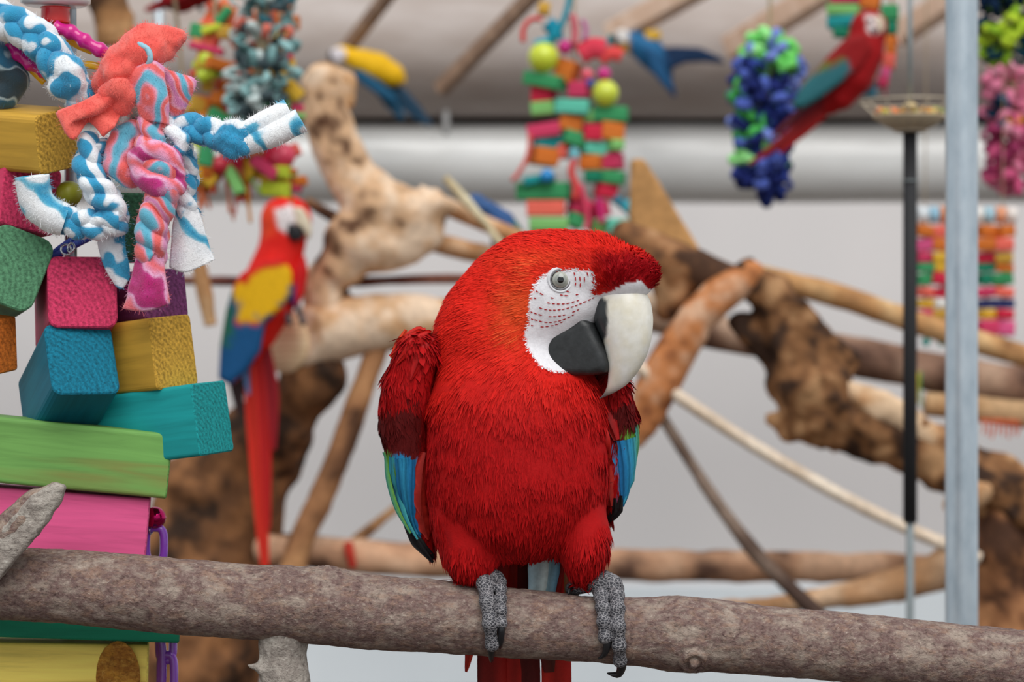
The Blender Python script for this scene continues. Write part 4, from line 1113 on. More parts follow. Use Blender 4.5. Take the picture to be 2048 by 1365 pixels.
# blue arm down left ending in a rolled tail
braid([(190, 285, -140), (176, 325, -150), (190, 368, -156), (218, 405, -156), (232, 440, -150)], 78, f_bw, turns=1.6, seed=7)
braid([(240, 440, -150), (200, 450, -158), (155, 448, -162), (110, 436, -164)], 64, f_bw, turns=1.2, seed=9)
pipe_tail([(130, 440, -160), (98, 428, -166), (72, 400, -170), (64, 352, -176)], None, 33, f_w, seed=6, fz=900)
cloth([[(200, 452, -120), (220, 448, -128), (248, 452, -120)], [(196, 490, -122), (222, 494, -130), (250, 490, -120)], [(212, 540, -116), (232, 545, -122), (258, 530, -114)], [(232, 572, -112), (245, 578, -116), (260, 555, -110)]], f_bw, fz=500, seed=21)
# blue strand behind
braid([(366, 300, -110), (378, 345, -112), (372, 390, -112), (378, 430, -112)], 54, f_bw, turns=1.2, seed=11)
cloth([[(352, 415, -118), (375, 410, -126), (396, 420, -116)], [(346, 460, -118), (374, 455, -134), (408, 458, -116)], [(342, 505, -116), (372, 512, -132), (420, 498, -112)], [(340, 535, -114), (372, 545, -126), (430, 520, -110)]], f_w, fz=700, seed=23)
lump([[(-10, 120, -70, 40), (30, 160, -60, 30), (10, 190, -60, 30)]], m_fleece('fleece_dark', [(0.3, C(40, 60, 70)), (0.55, C(170, 190, 196)), (0.8, C(30, 90, 120))], 60), 'fleece_knot', seed=25, fz=300)
# ------------------------------------------------------------------ driftwood, poles and ropes behind
LT, MD, DK, RD = CA(232, 204, 176), CA(190, 140, 96), CA(92, 62, 44), CA(168, 96, 56)
wood_m = m_vcol('driftwood', 0.8, 0.2, 0, 0.16, 60, 0.5, 140, 0.004)
def drift(name, chains, Y, parent, pal=(LT, MD, DK), k=0.03, h=0.010, nz=0.012, seed=0, dark=0.0, cut=None, ext=None):
    ch = [chain_px(c_, Y) for c_ in chains]
    def f(p):
        d = None
        for W, rs in ch:
            e = d_chain(p, W, rs); d = e if d is None else smin(d, e, k)
        d = d + nz * fbm(p, 15, seed, 3)
        if cut is not None:
            c0, n_ = cut; d = np.maximum(d, (p - np.asarray(c0)) @ np.asarray(n_))
        return d
    lo = np.min([W.min(0) - max(rs) for W, rs in ch], 0) - 0.03; hi = np.max([W.max(0) + max(rs) for W, rs in ch], 0) + 0.03
    V, F = nets(f, lo, hi, h)
    Nn = vnormals(V, F)
    t = 0.9 * fbm(V, 10, seed + 5, 3) + 0.8 * fbm(V, 34, seed + 9, 3) - dark
    a = sstep(-0.15, 0.35, t)[:, None]; b_ = sstep(-0.15, -0.5, t)[:, None]
    col = pal[1] * (1 - a) + pal[0] * a; col = col * (1 - b_) + pal[2] * b_
    return link(name, mesh_np(name, V, F, col=col), wood_m, parent)
def pole(rows, Y, pal, seed=0, nz=0.003, sides=14, n=40, name='limb', parent=None):
    W, rs = chain_px(rows, Y); q = resamp(W, n); r = np.interp(np.linspace(0, 1, n), np.linspace(0, 1, len(rs)), rs)
    V, F = tube(q, r, sides, 1.0, nz, 22, seed)
    t = fbm(V, 12, seed + 3, 3); a = sstep(-0.1, 0.35, t)[:, None]; b_ = sstep(-0.1, -0.45, t)[:, None]
    col = pal[1] * (1 - a) + pal[0] * a; col = col * (1 - b_) + pal[2] * b_
    return link(name, mesh_np(name, V, F, col=col), wood_m, parent)
def single(name, label, cat, rows, Y, pal, **kw):
    o = pole(rows, Y, pal, name=name, **kw); return tag(o, label, cat)
YL = 5.2
floor_py = 682.5 + CAM_H * FPX / YL
tree = thing('driftwood_tree', (P(390, 0, YL).x, YL, 0), 'gnarled driftwood tree with a cut log end where the scarlet macaw sits', 'driftwood')
drift('trunk', [[(640, 740, 20, 50), (605, 800, 60, 62), (515, 885, 120, 92), (440, 1010, 165, 132), (400, 1200, 170, 140), (390, 1400, 160, 130), (380, floor_py, 150, 150)]], YL, tree, (CA(146, 100, 64), CA(110, 74, 48), CA(54, 38, 28)), 0.04, 0.012, 0.03, 3, 0.05)
ec_ = np.array(P(582, 684, YL))
lg = drift('log', [[(540, 690, -10, 58), (600, 680, 0, 60), (700, 655, 10, 62), (800, 642, 30, 52), (900, 640, 40, 46), (1000, 655, 50, 40)]], YL, tree, (LT, CA(205, 164, 124), MD), 0.02, 0.009, 0.010, 5, -0.1,
            cut=(np.array(P(575, 690, YL)), np.array([-0.62, -0.78, 0.06])))
# pale sawn face of the log
m, nt, b = nmat('sawn_log_end')
v = coords(nt); w = N(nt, 'ShaderNodeTexWave'); w.wave_type = 'RINGS'; w.inputs['Scale'].default_value = 26; w.inputs['Distortion'].default_value = 3
nt.links.new(v, w.inputs[0]); nt.links.new(ramp(nt, w.outputs[1], [(0.2, C(226, 190, 146)), (0.8, C(242, 214, 174))]), b.inputs['Base Color']); b.inputs['Roughness'].default_value = 0.8
V, F = lathe([(0.0001, 0.004), (0.03, 0.004), (0.062, 0.002), (0.065, -0.004), (0.055, -0.01)], 28)
Mq = Vector((-0.62, -0.78, 0.06)).to_track_quat('Z', 'Y').to_matrix().to_4x4()
link('cut_face', mesh_np('cut_face', V, F), m, lg, Matrix.Translation(P(575, 688, YL) + Vector((-0.004, -0.006, 0))) @ Mq)
drift('snag', [[(655, 165, 0, 44), (650, 215, 0, 42), (672, 290, 0, 44), (705, 360, 0, 52), (750, 415, 0, 62), (720, 470, 0, 58), (680, 530, 0, 50), (640, 560, 10, 40), (660, 620, 20, 48), (690, 650, 20, 50)], [(750, 410, 0, 58), (810, 430, 0, 52), (870, 415, 0, 36), (900, 412, 0, 22)], [(760, 470, 10, 56), (800, 490, 10, 44), (860, 470, 10, 30)], [(700, 480, -20, 40), (760, 500, -20, 38)]], YL, tree, (LT, CA(214, 174, 136), DK), 0.03, 0.010, 0.018, 11, 0.02)
drift('snag_top', [[(622, 165, 0, 24), (655, 160, 0, 34), (688, 165, 0, 26), (684, 200, 0, 26)]], YL, tree, (LT, CA(206, 160, 116), MD), 0.02, 0.009, 0.008, 15)
pole([(612, 402, -10, 8), (650, 425, -10, 12), (690, 445, -5, 14)], YL, (MD, DK, CA(60, 40, 30)), 4, name='twig', parent=tree)
pole([(758, 680, 12, 20), (738, 745, 6, 23), (715, 810, 0, 25), (690, 880, 0, 26), (640, 1000, 0, 26), (590, 1120, 0, 28), (570, 1300, 20, 30), (540, 1500, 25, 34)], YL, (MD, CA(160, 112, 76), DK), 6, 0.006, name='branch', parent=tree)
single('driftwood_pole', 'pale debarked pole slanting from the gnarled snag behind the macaw head', 'pole', [(835, 385, 0, 17), (930, 430, 0, 17), (1045, 480, 0, 16), (1180, 545, 10, 16), (1330, 620, 20, 18)], 5.35, (LT, CA(222, 184, 148), MD), seed=7)
single('driftwood_pole', 'short tan pole just below the pale slanting pole', 'pole', [(850, 480, 0, 20), (920, 498, 60, 20), (1020, 520, 160, 17), (1200, 560, 250, 16)], 5.25, (CA(222, 184, 148), MD, DK), seed=8)
single('dark_perch_rod', 'thin dark reddish rod running level behind the scarlet macaw', 'rod', [(250, 562, 0, 9), (420, 562, 0, 9), (650, 566, 0, 10), (900, 558, 0, 9), (1300, 560, 0, 9)], 5.24, (CA(120, 76, 62), CA(92, 52, 46), CA(62, 36, 34)), seed=9)
single('hanging_stick', 'short tan stick hanging beside the block toy and scarlet macaw', 'stick', [(385, 440, 0, 15), (400, 540, 0, 16), (412, 600, 0, 15), (422, 652, 0, 12)], 5.0, (CA(210, 168, 124), CA(188, 140, 96), MD), seed=10)
rope_part(bpy.data.objects['hanging_stick'], [P(385, 440, 5.0), P(360, 100, 5.0), (P(350, 0, 5.0).x, 4.8, 2.4), (P(350, 0, 5.0).x, 4.55, ZP)], 0.004, m_plain('hemp_string', C(170, 150, 120), 0.9), 'string')

YR = 5.0
fpr = 682.5 + CAM_H * FPX / YR
rt = thing('driftwood_root', (P(2010, 0, YR).x, YR, 0), 'massive weathered brown driftwood root twisting behind the steel post', 'driftwood')
BR, OR_ = CA(150, 104, 66), CA(196, 124, 70)
drift('root_mass', [[(1500, 555, 0, 34), (1545, 590, 0, 46), (1590, 660, 0, 62), (1625, 750, 0, 78), (1640, 830, 0, 72), (1740, 850, 0, 62), (1840, 895, 0, 66), (1950, 955, 0, 62), (2060, 1010, 10, 64), (2180, 1070, 10, 66)], [(1630, 830, 0, 60), (1580, 855, -10, 26), (1540, 840, -10, 8)], [(1480, 640, 20, 22), (1560, 700, 20, 40), (1600, 720, 10, 50)], [(1660, 690, -20, 34), (1705, 715, -30, 24)], [(1500, 560, 0, 26), (1503, 520, 0, 10)]], YR, rt, (CA(180, 138, 98), CA(128, 88, 56), CA(56, 38, 28)), 0.03, 0.009, 0.032, 21, 0.08)
drift('pale_root_lumps', [[(1690, 775, -40, 18), (1740, 800, -45, 30), (1800, 835, -45, 30), (1860, 872, -40, 26)], [(1900, 1010, -30, 20), (1945, 985, -40, 32), (1985, 970, -40, 24)]], YR, rt, (CA(222, 190, 156), CA(196, 156, 118), MD), 0.02, 0.009, 0.014, 23, -0.05)  # paler lumps for the root's upper surface, and a pale chunk below it
drift('forked_branch', [[(1500, 552, -10, 34), (1440, 590, -15, 36), (1390, 635, -20, 38), (1345, 715, -20, 42), (1305, 790, -20, 40), (1285, 850, -20, 28), (1275, 880, -20, 14)]], YR, rt, (CA(214, 170, 138), CA(190, 122, 74), CA(140, 84, 52)), 0.02, 0.009, 0.010, 25)
drift('upper_root', [[(1250, 470, 20, 26), (1290, 490, 20, 36), (1345, 520, 20, 44), (1400, 545, 20, 34), (1480, 560, 10, 28)], [(1330, 530, 20, 44), (1345, 590, 20, 34), (1330, 620, 20, 22)]], YR, rt, (CA(180, 138, 100), CA(140, 96, 62), CA(76, 52, 38)), 0.025, 0.009, 0.014, 27, 0.12)
drift('stump', [[(2010, 1010, 10, 56), (2010, 1100, 10, 66), (2005, 1300, 15, 62), (2010, fpr, 15, 80)]], YR, rt, (CA(176, 124, 84), CA(132, 88, 58), CA(74, 48, 34)), 0.03, 0.013, 0.018, 29, 0.05)
# flat board standing behind
brd = [(1262, 318), (1288, 318), (1402, 505), (1392, 528), (1300, 492), (1258, 440)]
Yb = 5.25
pw = np.array([[P(x, y, Yb).x, P(x, y, Yb).z] for x, y in brd])
def f(p):
    d2 = d_poly2(p[..., 0], p[..., 2], pw); dl = np.abs(p[..., 1] - Yb) - 0.022
    return np.maximum(d2, dl) + 0.003 * fbm(p * np.array([1, 1, 0.3]), 60, 3, 2)
V, F = nets(f, (pw[:, 0].min() - .03, Yb - .06, pw[:, 1].min() - .03), (pw[:, 0].max() + .03, Yb + .06, pw[:, 1].max() + .03), 0.008)
t = fbm(V * np.array([1.0, 1, 0.4]), 22, 4, 3)[:, None]
link('board', mesh_np('board', V, F, col=CA(190, 142, 90) * (1 + 0.35 * t)), wood_m, rt)
single('driftwood_pole', 'yellowish pole running down past the steel post above the grey pole', 'pole', [(1490, 545, 0, 22), (1600, 572, 0, 24), (1700, 600, 0, 23), (1850, 652, 0, 23), (2080, 722, 0, 23), (2300, 790, 0, 23)], 5.3, (CA(214, 176, 128), CA(186, 138, 90), CA(120, 82, 54)), seed=31)
single('driftwood_pole', 'thick grey brown pole crossing behind the steel post and black rod', 'pole', [(1290, 625, 0, 36), (1450, 668, 0, 34), (1640, 700, 0, 38), (1850, 742, 0, 40), (2080, 780, 0, 44), (2300, 815, 0, 44)], 5.55, (CA(176, 146, 124), CA(136, 104, 86), CA(84, 60, 50)), seed=32, nz=0.008)
single('driftwood_pole', 'tan pole below the grey pole beside the steel post', 'pole', [(1850, 808, 0, 24), (1950, 818, 0, 26), (2080, 832, 0, 28), (2300, 850, 0, 28)], 5.42, (CA(220, 180, 136), CA(196, 150, 104), MD), seed=33)
single('horizontal_log', 'long weathered log lying level low behind the macaw', 'log', [(420, 1085, 40, 30), (600, 1105, 50, 32), (800, 1118, 40, 34), (1000, 1128, 40, 32), (1250, 1132, 40, 32), (1600, 1134, 30, 30), (1880, 1138, -60, 28), (2020, 1145, -170, 26)], 5.25, (CA(222, 180, 148), CA(196, 150, 118), CA(96, 70, 58)), seed=34, nz=0.008, sides=20, n=70)
single('driftwood_branch', 'knobbly pale branch just below the long level log', 'branch', [(1330, 1225, 0, 15), (1450, 1222, 0, 17), (1560, 1208, 0, 18), (1700, 1190, 0, 24), (1800, 1170, 0, 32), (1900, 1130, 0, 40), (1980, 1090, 0, 36)], 5.08, (CA(220, 184, 150), CA(192, 146, 106), MD), seed=35, nz=0.01)
single('rope', 'thick beige rope sagging across the gap to the steel post', 'rope', [(1270, 730, 0, 13), (1345, 785, 0, 13), (1480, 875, 0, 13), (1620, 958, 0, 13), (1780, 1042, 0, 13), (1960, 1118, 0, 13)], 4.96, (CA(238, 222, 202), CA(226, 206, 184), CA(206, 182, 156)), seed=36, nz=0.001)
single('dark_stick', 'slim dark stick slanting down across the level log', 'stick', [(1295, 790, 0, 10), (1340, 860, 0, 12), (1420, 985, 0, 13), (1510, 1105, 0, 15), (1600, 1195, 0, 15), (1700, 1290, 0, 14)], 5.0, (CA(140, 120, 106), CA(112, 92, 80), CA(80, 62, 54)), seed=37)
single('twig', 'thin dark twig lying along the log beneath the scarlet tail', 'twig', [(560, 1075, 0, 9), (680, 1085, 0, 9), (770, 1092, 0, 9), (880, 1100, 0, 8)], 5.4, (CA(120, 84, 70), CA(90, 60, 50), DK), seed=38)
single('twig', 'thin tan twig rising from the level log toward the macaw wing', 'twig', [(690, 1098, 0, 11), (740, 1060, 0, 10), (800, 1010, 0, 9), (850, 975, 0, 7)], 5.35, (CA(200, 164, 126), CA(172, 130, 92), DK), seed=39)
single('ribbon_knot', 'small red ribbon tied round the level log', 'ribbon', [(696, 1085, 6, 9), (700, 1110, 2, 10), (706, 1135, 6, 8)], 5.25, (CA(190, 60, 46), CA(176, 48, 40), CA(140, 36, 32)), seed=40)
single('pale_reed', 'pale straw coloured reed leaning beside the blue bird', 'reed', [(890, 355, 0, 7), (925, 395, 0, 9), (965, 440, 0, 8), (1010, 500, 0, 8)], 5.3, (CA(226, 214, 180), CA(206, 190, 152), CA(180, 160, 120)), seed=41)
single('split_log', 'brown split log end high up behind the white plastic disc', 'log', [(190, -60, 0, 34), (215, 0, 0, 40), (228, 50, 0, 42), (232, 90, 0, 34)], 5.2, (CA(196, 150, 104), CA(166, 120, 78), CA(80, 54, 36)), seed=42, nz=0.014)
rope_part(bpy.data.objects['split_log'], [P(190, -50, 5.2), (P(190, 0, 5.2).x, 5.3, 2.5), (P(190, 0, 5.2).x, 5.6, ZP)], 0.006, m_plain('hemp_string', C(170, 150, 120), 0.9), 'string')
# grey post at the far left
x = P(318, 0, 6.2).x
t = thing('slim_grey_post', (x, 6.2, 0), 'slim pale grey post far behind the knotted toys', 'post')
V, F = tube(np.array([(x, 6.2, 0), (x, 6.2, 1.5), (x, 6.2, 3.0)]), 0.013, 14); link('pipe', mesh_np('pipe', V, F), galv0, t)
V, F = lathe([(0.001, 0), (0.06, 0), (0.06, 0.008), (0.02, 0.012), (0.0132, 0.03)], 20); link('foot_plate', mesh_np('foot_plate', V + np.array((x, 6.2, 0)), F), galv0, t)

# ---- feeder stand: rod in a black sleeve, shallow wire dish of food on top
YF = 4.2
x = P(1820, 0, YF).x; sF = S(YF)
fd = thing('feeder_stand', (x, YF, 0), 'slim feeder stand with black sleeve and wire dish of colourful food', 'feeder')
zz = lambda py: P(0, py, YF).z
def vtube(name, za, zb, r, mat, par=fd, sides=18):
    V, F = tube(np.array([(x, YF, za), (x, YF, (za + zb) / 2), (x, YF, zb)]), r, sides); return link(name, mesh_np(name, V, F), mat, par)
vtube('rod', 0, zz(240), 8 * sF, m_plain('grey_rod', C(150, 158, 160), 0.45, 0.5))
vtube('sleeve', zz(1046), zz(255), 14 * sF, m_plain('black_foam', C(30, 30, 33), 0.7))
vtube('hook_wire', zz(235), zz(-160), 5 * sF, m_plain('grey_rod', C(150, 158, 160), 0.45, 0.5))
ring_part(fd, (x, YF, zz(362)), 15 * sF, 1.6 * sF, m_plain('grey_rod', C(150, 158, 160)), (0, 0, 1), 'clamp_ring')
V, F = lathe([(0.001, 0), (0.14, 0), (0.14, 0.01), (0.02, 0.018), (0.0075, 0.04)], 28); link('base', mesh_np('base', V + np.array((x, YF, 0)), F), m_plain('black_base', C(34, 34, 36), 0.6), fd)
wire = m_plain('dish_wire', C(186, 172, 152), 0.5, 0.3)
zr = zz(204); zb = zz(262)
for rr_, z_ in ((100 * sF, zr), (66 * sF, (zr + zb) / 2 - 0.004), (30 * sF, zb)):
    ring_part(fd, (x, YF, z_), rr_, 2.2 * sF, wire, (0, 0, 1), 'dish_ring', seg=40)
for k in range(14):
    a = 2 * math.pi * k / 14; ca, sa = math.cos(a), math.sin(a)
    V, F = tube(np.array([(x + 14 * sF * ca, YF + 14 * sF * sa, zb - 0.003), (x + 50 * sF * ca, YF + 50 * sF * sa, zb + 0.010), (x + 100 * sF * ca, YF + 100 * sF * sa, zr)]), 2.0 * sF, 8); link('dish_wire', mesh_np('dish_wire', V, F), wire, fd)
V, F = lathe([(0.0001, 0), (28 * sF, 0.0), (72 * sF, 0.022), (74 * sF, 0.026), (28 * sF, 0.006), (0.0001, 0.006)], 32)
link('dish', mesh_np('dish', V + np.array((x, YF, zb)), F), m_plain('dish_tan', C(196, 178, 150), 0.6), fd)
rf = np.random.default_rng(5); foodm = [m_plain('food_%d' % i, c_, 0.7) for i, c_ in enumerate((C(206, 150, 70), C(190, 178, 80), C(150, 160, 80), C(214, 120, 60), C(200, 176, 130)))]
fms = []
for i in range(5):
    V, F = sphere(1.0, 8, 6, (0.011, 0.008, 0.006)); me = mesh_np('food_piece', V * (0.9 + 0.1 * i), F); me.materials.append(foodm[i]); fms.append(me)
for i in range(70):
    r_ = 62 * sF * math.sqrt(rf.random()); a = rf.random() * 6.283
    o = link('food_piece', fms[i % 5], None, fd, Matrix.Translation((x + r_ * math.cos(a), YF + r_ * math.sin(a), zb + 0.012 + 0.016 * (r_ / (62 * sF)) + 0.012 * rf.random())) @ Matrix.Rotation(rf.random() * 3, 4, 'Z'))
# ------------------------------------------------------------------ the other birds
birdm = m_vcol('bird_plumage', 0.65, 0.2, 0.0, 0.12, 120, 0.4, 250, 0.002)
hornm = m_vcol('bird_horn', 0.35, 0.4, 0, 0.05, 100)
def plate(name, poly, Y, d, thick, colf, mat, parent, rnd=6, h=0.006, curve=0.0):
    """rounded solid with a px outline, thickness in px"""
    s = S(Y); yc = Y + d * s; sc = S(yc)
    pw = np.array([[P(a, b_, yc).x, P(a, b_, yc).z] for a, b_ in poly]); cx = pw[:, 0].mean(); ex = np.ptp(pw[:, 0]) / 2 + 1e-6
    def f(p):
        d2 = d_poly2(p[..., 0], p[..., 2], pw) + rnd * sc
        dl = np.abs(p[..., 1] - yc - curve * sc * ((p[..., 0] - cx) / ex) ** 2) - max(thick / 2 - rnd, 0.5) * sc
        return np.sqrt(np.maximum(d2, 0) ** 2 + np.maximum(dl, 0) ** 2) + np.minimum(np.maximum(d2, dl), 0) - rnd * sc
    m_ = (thick + abs(curve)) * sc + 0.01
    V, F = nets(f, (pw[:, 0].min() - 0.01, yc - m_, pw[:, 1].min() - 0.01), (pw[:, 0].max() + 0.01, yc + m_, pw[:, 1].max() + 0.01), h)
    return link(name, mesh_np(name, V, F, col=colf(V)), mat, parent)
def solid(c_): return lambda V: np.tile(np.asarray(c_, float), (len(V), 1)) * (1 + 0.08 * fbm(V, 60, 2, 2))[:, None]
def regions(base, regs, n=6):
    def fn(V):
        q = to_px(V); nz = fbm(V, 45, 5, 2) * n
        c = np.tile(np.asarray(base, float), (len(V), 1))
        for poly, col, soft in regs:
            t = sstep(soft, -soft, d_poly2(q[:, 0], q[:, 1], poly) + nz)[:, None]; c = c * (1 - t) + np.asarray(col) * t
        return c
    return fn
def bird(name, label, Y, chain, colf, root_px, cat='parrot', k=0.012, h=0.006, heads=()):
    t = thing(name, P(root_px[0], root_px[1], Y), label, cat)
    W, rs = chain_px(chain, Y)
    def f(p):
        d = d_chain(p, W, rs)
        for (x, y, dd, r_) in heads: d = smin(d, d_ell(p, PT(x, y, dd, Y), np.array([r_, r_ * 0.85, r_ * 0.92]) * S(Y)), k)
        return d + 0.0012 * fbm(p, 60, 3, 2)
    V, F = nets(f, W.min(0) - 0.09, W.max(0) + 0.09, h)
    link('body', mesh_np('body', V, F, col=colf(V)), birdm, t)
    return t
def btail(t, px, Y, d, widths, col, name='tail_feather'):
    k = len(px); pts = PA(np.array([(a, b_, d) for a, b_ in px], float), Y)
    return feather_strip(pts, np.tile(np.array([0.1, -1, 0.1]), (k, 1)), np.array(widths) * S(Y), name, wingmat, t, np.asarray(col), None, 0.14, 0.004, 14)
def ball(name, c, r, mat, par, Y, sc=(1, 1, 1)):
    V, F = sphere(r * S(Y), 14, 10, sc); return link(name, mesh_np(name, V, F), mat, par, Matrix.Translation(Vector(PT(*c, Y))))
dark_eye = m_plain('bird_eye', C(20, 20, 22), 0.1, spec=0.7)
footm = m_plain('bird_foot_grey', C(70, 68, 72), 0.7)
IV, BK, YEL, BLB = CA(226, 212, 186), CA(30, 30, 34), CA(240, 186, 24), CA(24, 84, 134)
# scarlet macaw on the log end
Ys = 5.12
RS = CA(228, 34, 26)
sc = bird('scarlet_macaw', 'scarlet macaw with yellow and blue wing perched on the cut log end', Ys, [(574, 442, 0, 46), (562, 500, 0, 46), (548, 556, 0, 56), (534, 610, 5, 54), (512, 665, 12, 42), (500, 705, 20, 26)],
          regions(RS, [([(546, 418), (582, 408), (596, 440), (582, 470), (556, 458)], CA(232, 222, 222), 4), ([(520, 415), (548, 415), (552, 470), (525, 480)], CA(236, 70, 36), 10)]), (590, 640), heads=((572, 438, -2, 50),))
W_S = regions(CA(214, 30, 26), [([(462, 572), (520, 552), (585, 520), (590, 610), (520, 655), (470, 655), (455, 600)], YEL, 7), ([(420, 640), (450, 560), (466, 575), (478, 640), (520, 640), (560, 618), (600, 560), (604, 640), (520, 720), (460, 790), (420, 780)], BLB, 8), ([(430, 610), (456, 570), (470, 640), (455, 690), (432, 690)], CA(40, 104, 84), 8)], 22)
plate('wing', [(482, 548), (528, 520), (566, 512), (584, 545), (584, 590), (560, 622), (530, 648), (520, 706), (492, 745), (462, 772), (436, 758), (440, 690), (452, 620), (466, 575)], Ys, -46, 44, W_S, birdm, sc, 12, 0.006, 16)
plate('wing', [(586, 540), (608, 505), (616, 545), (608, 590), (590, 622), (580, 600)], Ys, -18, 40, regions(CA(206, 26, 28), [([(570, 560), (592, 570), (590, 630), (570, 630)], CA(40, 60, 120), 6)]), birdm, sc, 8, 0.006)
plate('upper_beak', [(588, 414), (606, 416), (620, 440), (624, 464), (616, 482), (608, 462), (592, 448)], Ys, -30, 34, solid(IV), hornm, sc, 6, 0.004)
plate('lower_beak', [(578, 446), (594, 450), (606, 462), (604, 480), (584, 484), (574, 468)], Ys, -34, 34, solid(BK), hornm, sc, 6, 0.004)
ball('eye', (568, 426, -42), 5, dark_eye, sc, Ys)
for (px, w, c_) in (([(498, 690), (506, 800), (516, 930), (530, 1135)], (22, 36, 32, 16), CA(214, 46, 32)), ([(520, 690), (528, 800), (532, 930), (536, 1060)], (18, 28, 22, 8), CA(190, 30, 30)), ([(530, 690), (545, 780), (548, 900)], (20, 26, 8), CA(150, 26, 36)), ([(478, 700), (474, 760), (480, 830)], (30, 34, 10), CA(60, 40, 40)), ([(500, 690), (498, 740), (500, 790)], (26, 30, 10), CA(110, 140, 190))):
    btail(sc, px, Ys, 14, w, c_)
for a in (575, 602):
    rope_part(sc, [PT(a - 8, 612, -10, Ys), PT(a, 632, -24, Ys), PT(a + 4, 648, -40, Ys)], 6 * S(Ys), footm, 'foot', 12)
# red macaw climbing on the toy at the upper right
Yq = 5.45
DRD = CA(158, 14, 20)
rm_ = bird('green_winged_macaw', 'dark red macaw with teal wing clinging to a hanging toy, tail trailing down', Yq, [(1738, 62, 0, 34), (1726, 105, 0, 42), (1704, 150, 0, 44), (1680, 190, 5, 32), (1662, 212, 10, 18)], regions(DRD, [([(1728, 30), (1752, 28), (1756, 66), (1736, 72)], CA(222, 206, 204), 4)]), (1720, 200), heads=((1738, 52, 0, 36),))
plate('wing', [(1650, 118), (1690, 78), (1728, 66), (1746, 100), (1720, 140), (1690, 160), (1650, 190), (1606, 218), (1584, 216), (1596, 184), (1625, 150)], Yq, -40, 40, regions(CA(140, 16, 20), [([(1570, 230), (1580, 180), (1640, 138), (1694, 120), (1706, 140), (1660, 200), (1600, 235)], CA(44, 104, 112), 6), ([(1622, 150), (1648, 122), (1690, 118), (1660, 138)], CA(100, 110, 50), 6)]), birdm, rm_, 10, 0.006, 10)
plate('upper_beak', [(1750, 30), (1764, 36), (1768, 56), (1760, 72), (1752, 56)], Yq, -22, 28, solid(IV), hornm, rm_, 5, 0.004)
plate('lower_beak', [(1736, 56), (1752, 58), (1752, 72), (1738, 74)], Yq, -24, 26, solid(BK), hornm, rm_, 5, 0.004)
ball('eye', (1740, 42, -34), 4.5, dark_eye, rm_, Yq)
for (px, w, c_) in (([(1660, 200), (1600, 252), (1548, 295), (1498, 328)], (20, 24, 18, 6), CA(140, 24, 28)), ([(1650, 190), (1590, 235), (1545, 275)], (18, 22, 8), CA(96, 30, 44)), ([(1670, 205), (1610, 262), (1560, 305)], (16, 18, 6), CA(164, 30, 30))):
    btail(rm_, px, Yq, 6, w, c_)
for a, b_ in ((1700, 188), (1722, 176)):
    rope_part(rm_, [PT(a - 6, b_ - 10, 0, Yq), PT(a + 8, b_ + 4, 4, Yq), PT(a + 30, b_ - 10, 52, Yq)], 6 * S(Yq), footm, 'foot', 12)
# two blue and yellow macaws on the rafters
Yg = 8.1
g1 = bird('blue_and_gold_macaw', 'blue and yellow macaw leaning out, yellow breast showing, on the darker rafter', Yg, [(700, 114, 0, 18), (725, 124, 0, 26), (755, 136, 0, 31), (785, 150, 0, 24), (800, 158, 0, 12)], regions(YEL, [([(690, 132), (740, 150), (800, 190), (790, 220), (700, 170)], BLB, 6)]), (700, 140), heads=((684, 110, 0, 20),))
gb = bpy.data.objects
plate('face', [(662, 100), (682, 94), (694, 104), (690, 122), (672, 126), (662, 116)], Yg, -14, 22, solid(CA(222, 214, 218)), birdm, g1, 6, 0.005)
plate('upper_beak', [(656, 104), (668, 102), (672, 116), (662, 126), (656, 118)], Yg, -6, 18, solid(BK), hornm, g1, 4, 0.004)
plate('wing', [(704, 140), (726, 142), (760, 164), (788, 188), (800, 214), (780, 204), (745, 184), (715, 162)], Yg, -22, 22, solid(CA(28, 84, 116)), birdm, g1, 6, 0.006)
plate('wing', [(785, 142), (804, 134), (806, 150), (792, 162)], Yg, 10, 20, solid(CA(236, 150, 30)), birdm, g1, 4, 0.006)
for px, w, c_ in (([(775, 165), (805, 195), (832, 222), (862, 250)], (24, 34, 26, 8), CA(20, 58, 82)), ([(755, 172), (780, 200), (806, 238)], (22, 30, 8), CA(24, 76, 104))): btail(g1, px, Yg, 0, w, c_)
for a in (690, 708): rope_part(g1, [PT(a + 12, 130, 0, Yg), PT(a + 4, 122, 6, Yg), PT(a - 2, 102, 44, Yg)], 5 * S(Yg), footm, 'foot', 12)
g2 = bird('blue_and_gold_macaw', 'blue and yellow macaw with dark wing spread sideways under the pale rafters', Yg, [(1252, 84, 0, 20), (1275, 88, 0, 24), (1300, 106, 0, 30), (1322, 128, 0, 26), (1332, 150, 5, 14)], regions(CA(40, 104, 150), [([(1228, 80), (1260, 82), (1258, 110), (1232, 104)], CA(236, 176, 50), 5), ([(1290, 120), (1340, 110), (1345, 165), (1310, 160)], CA(22, 62, 100), 8)]), (1270, 100), heads=((1248, 80, 0, 20),))
plate('face', [(1228, 62), (1250, 58), (1260, 70), (1254, 88), (1236, 88)], Yg, -14, 22, solid(CA(226, 220, 216)), birdm, g2, 6, 0.005)
plate('upper_beak', [(1222, 72), (1234, 68), (1238, 82), (1230, 94), (1222, 86)], Yg, -6, 18, solid(BK), hornm, g2, 4, 0.004)
plate('breast_patch', [(1288, 62), (1318, 60), (1324, 76), (1306, 84), (1290, 80)], Yg, -8, 24, solid(CA(240, 188, 60)), birdm, g2, 6, 0.005)
plate('wing', [(1312, 96), (1350, 94), (1400, 96), (1440, 114), (1452, 128), (1410, 124), (1370, 126), (1335, 142), (1318, 130)], Yg, -10, 20, solid(CA(26, 52, 86)), birdm, g2, 6, 0.006)
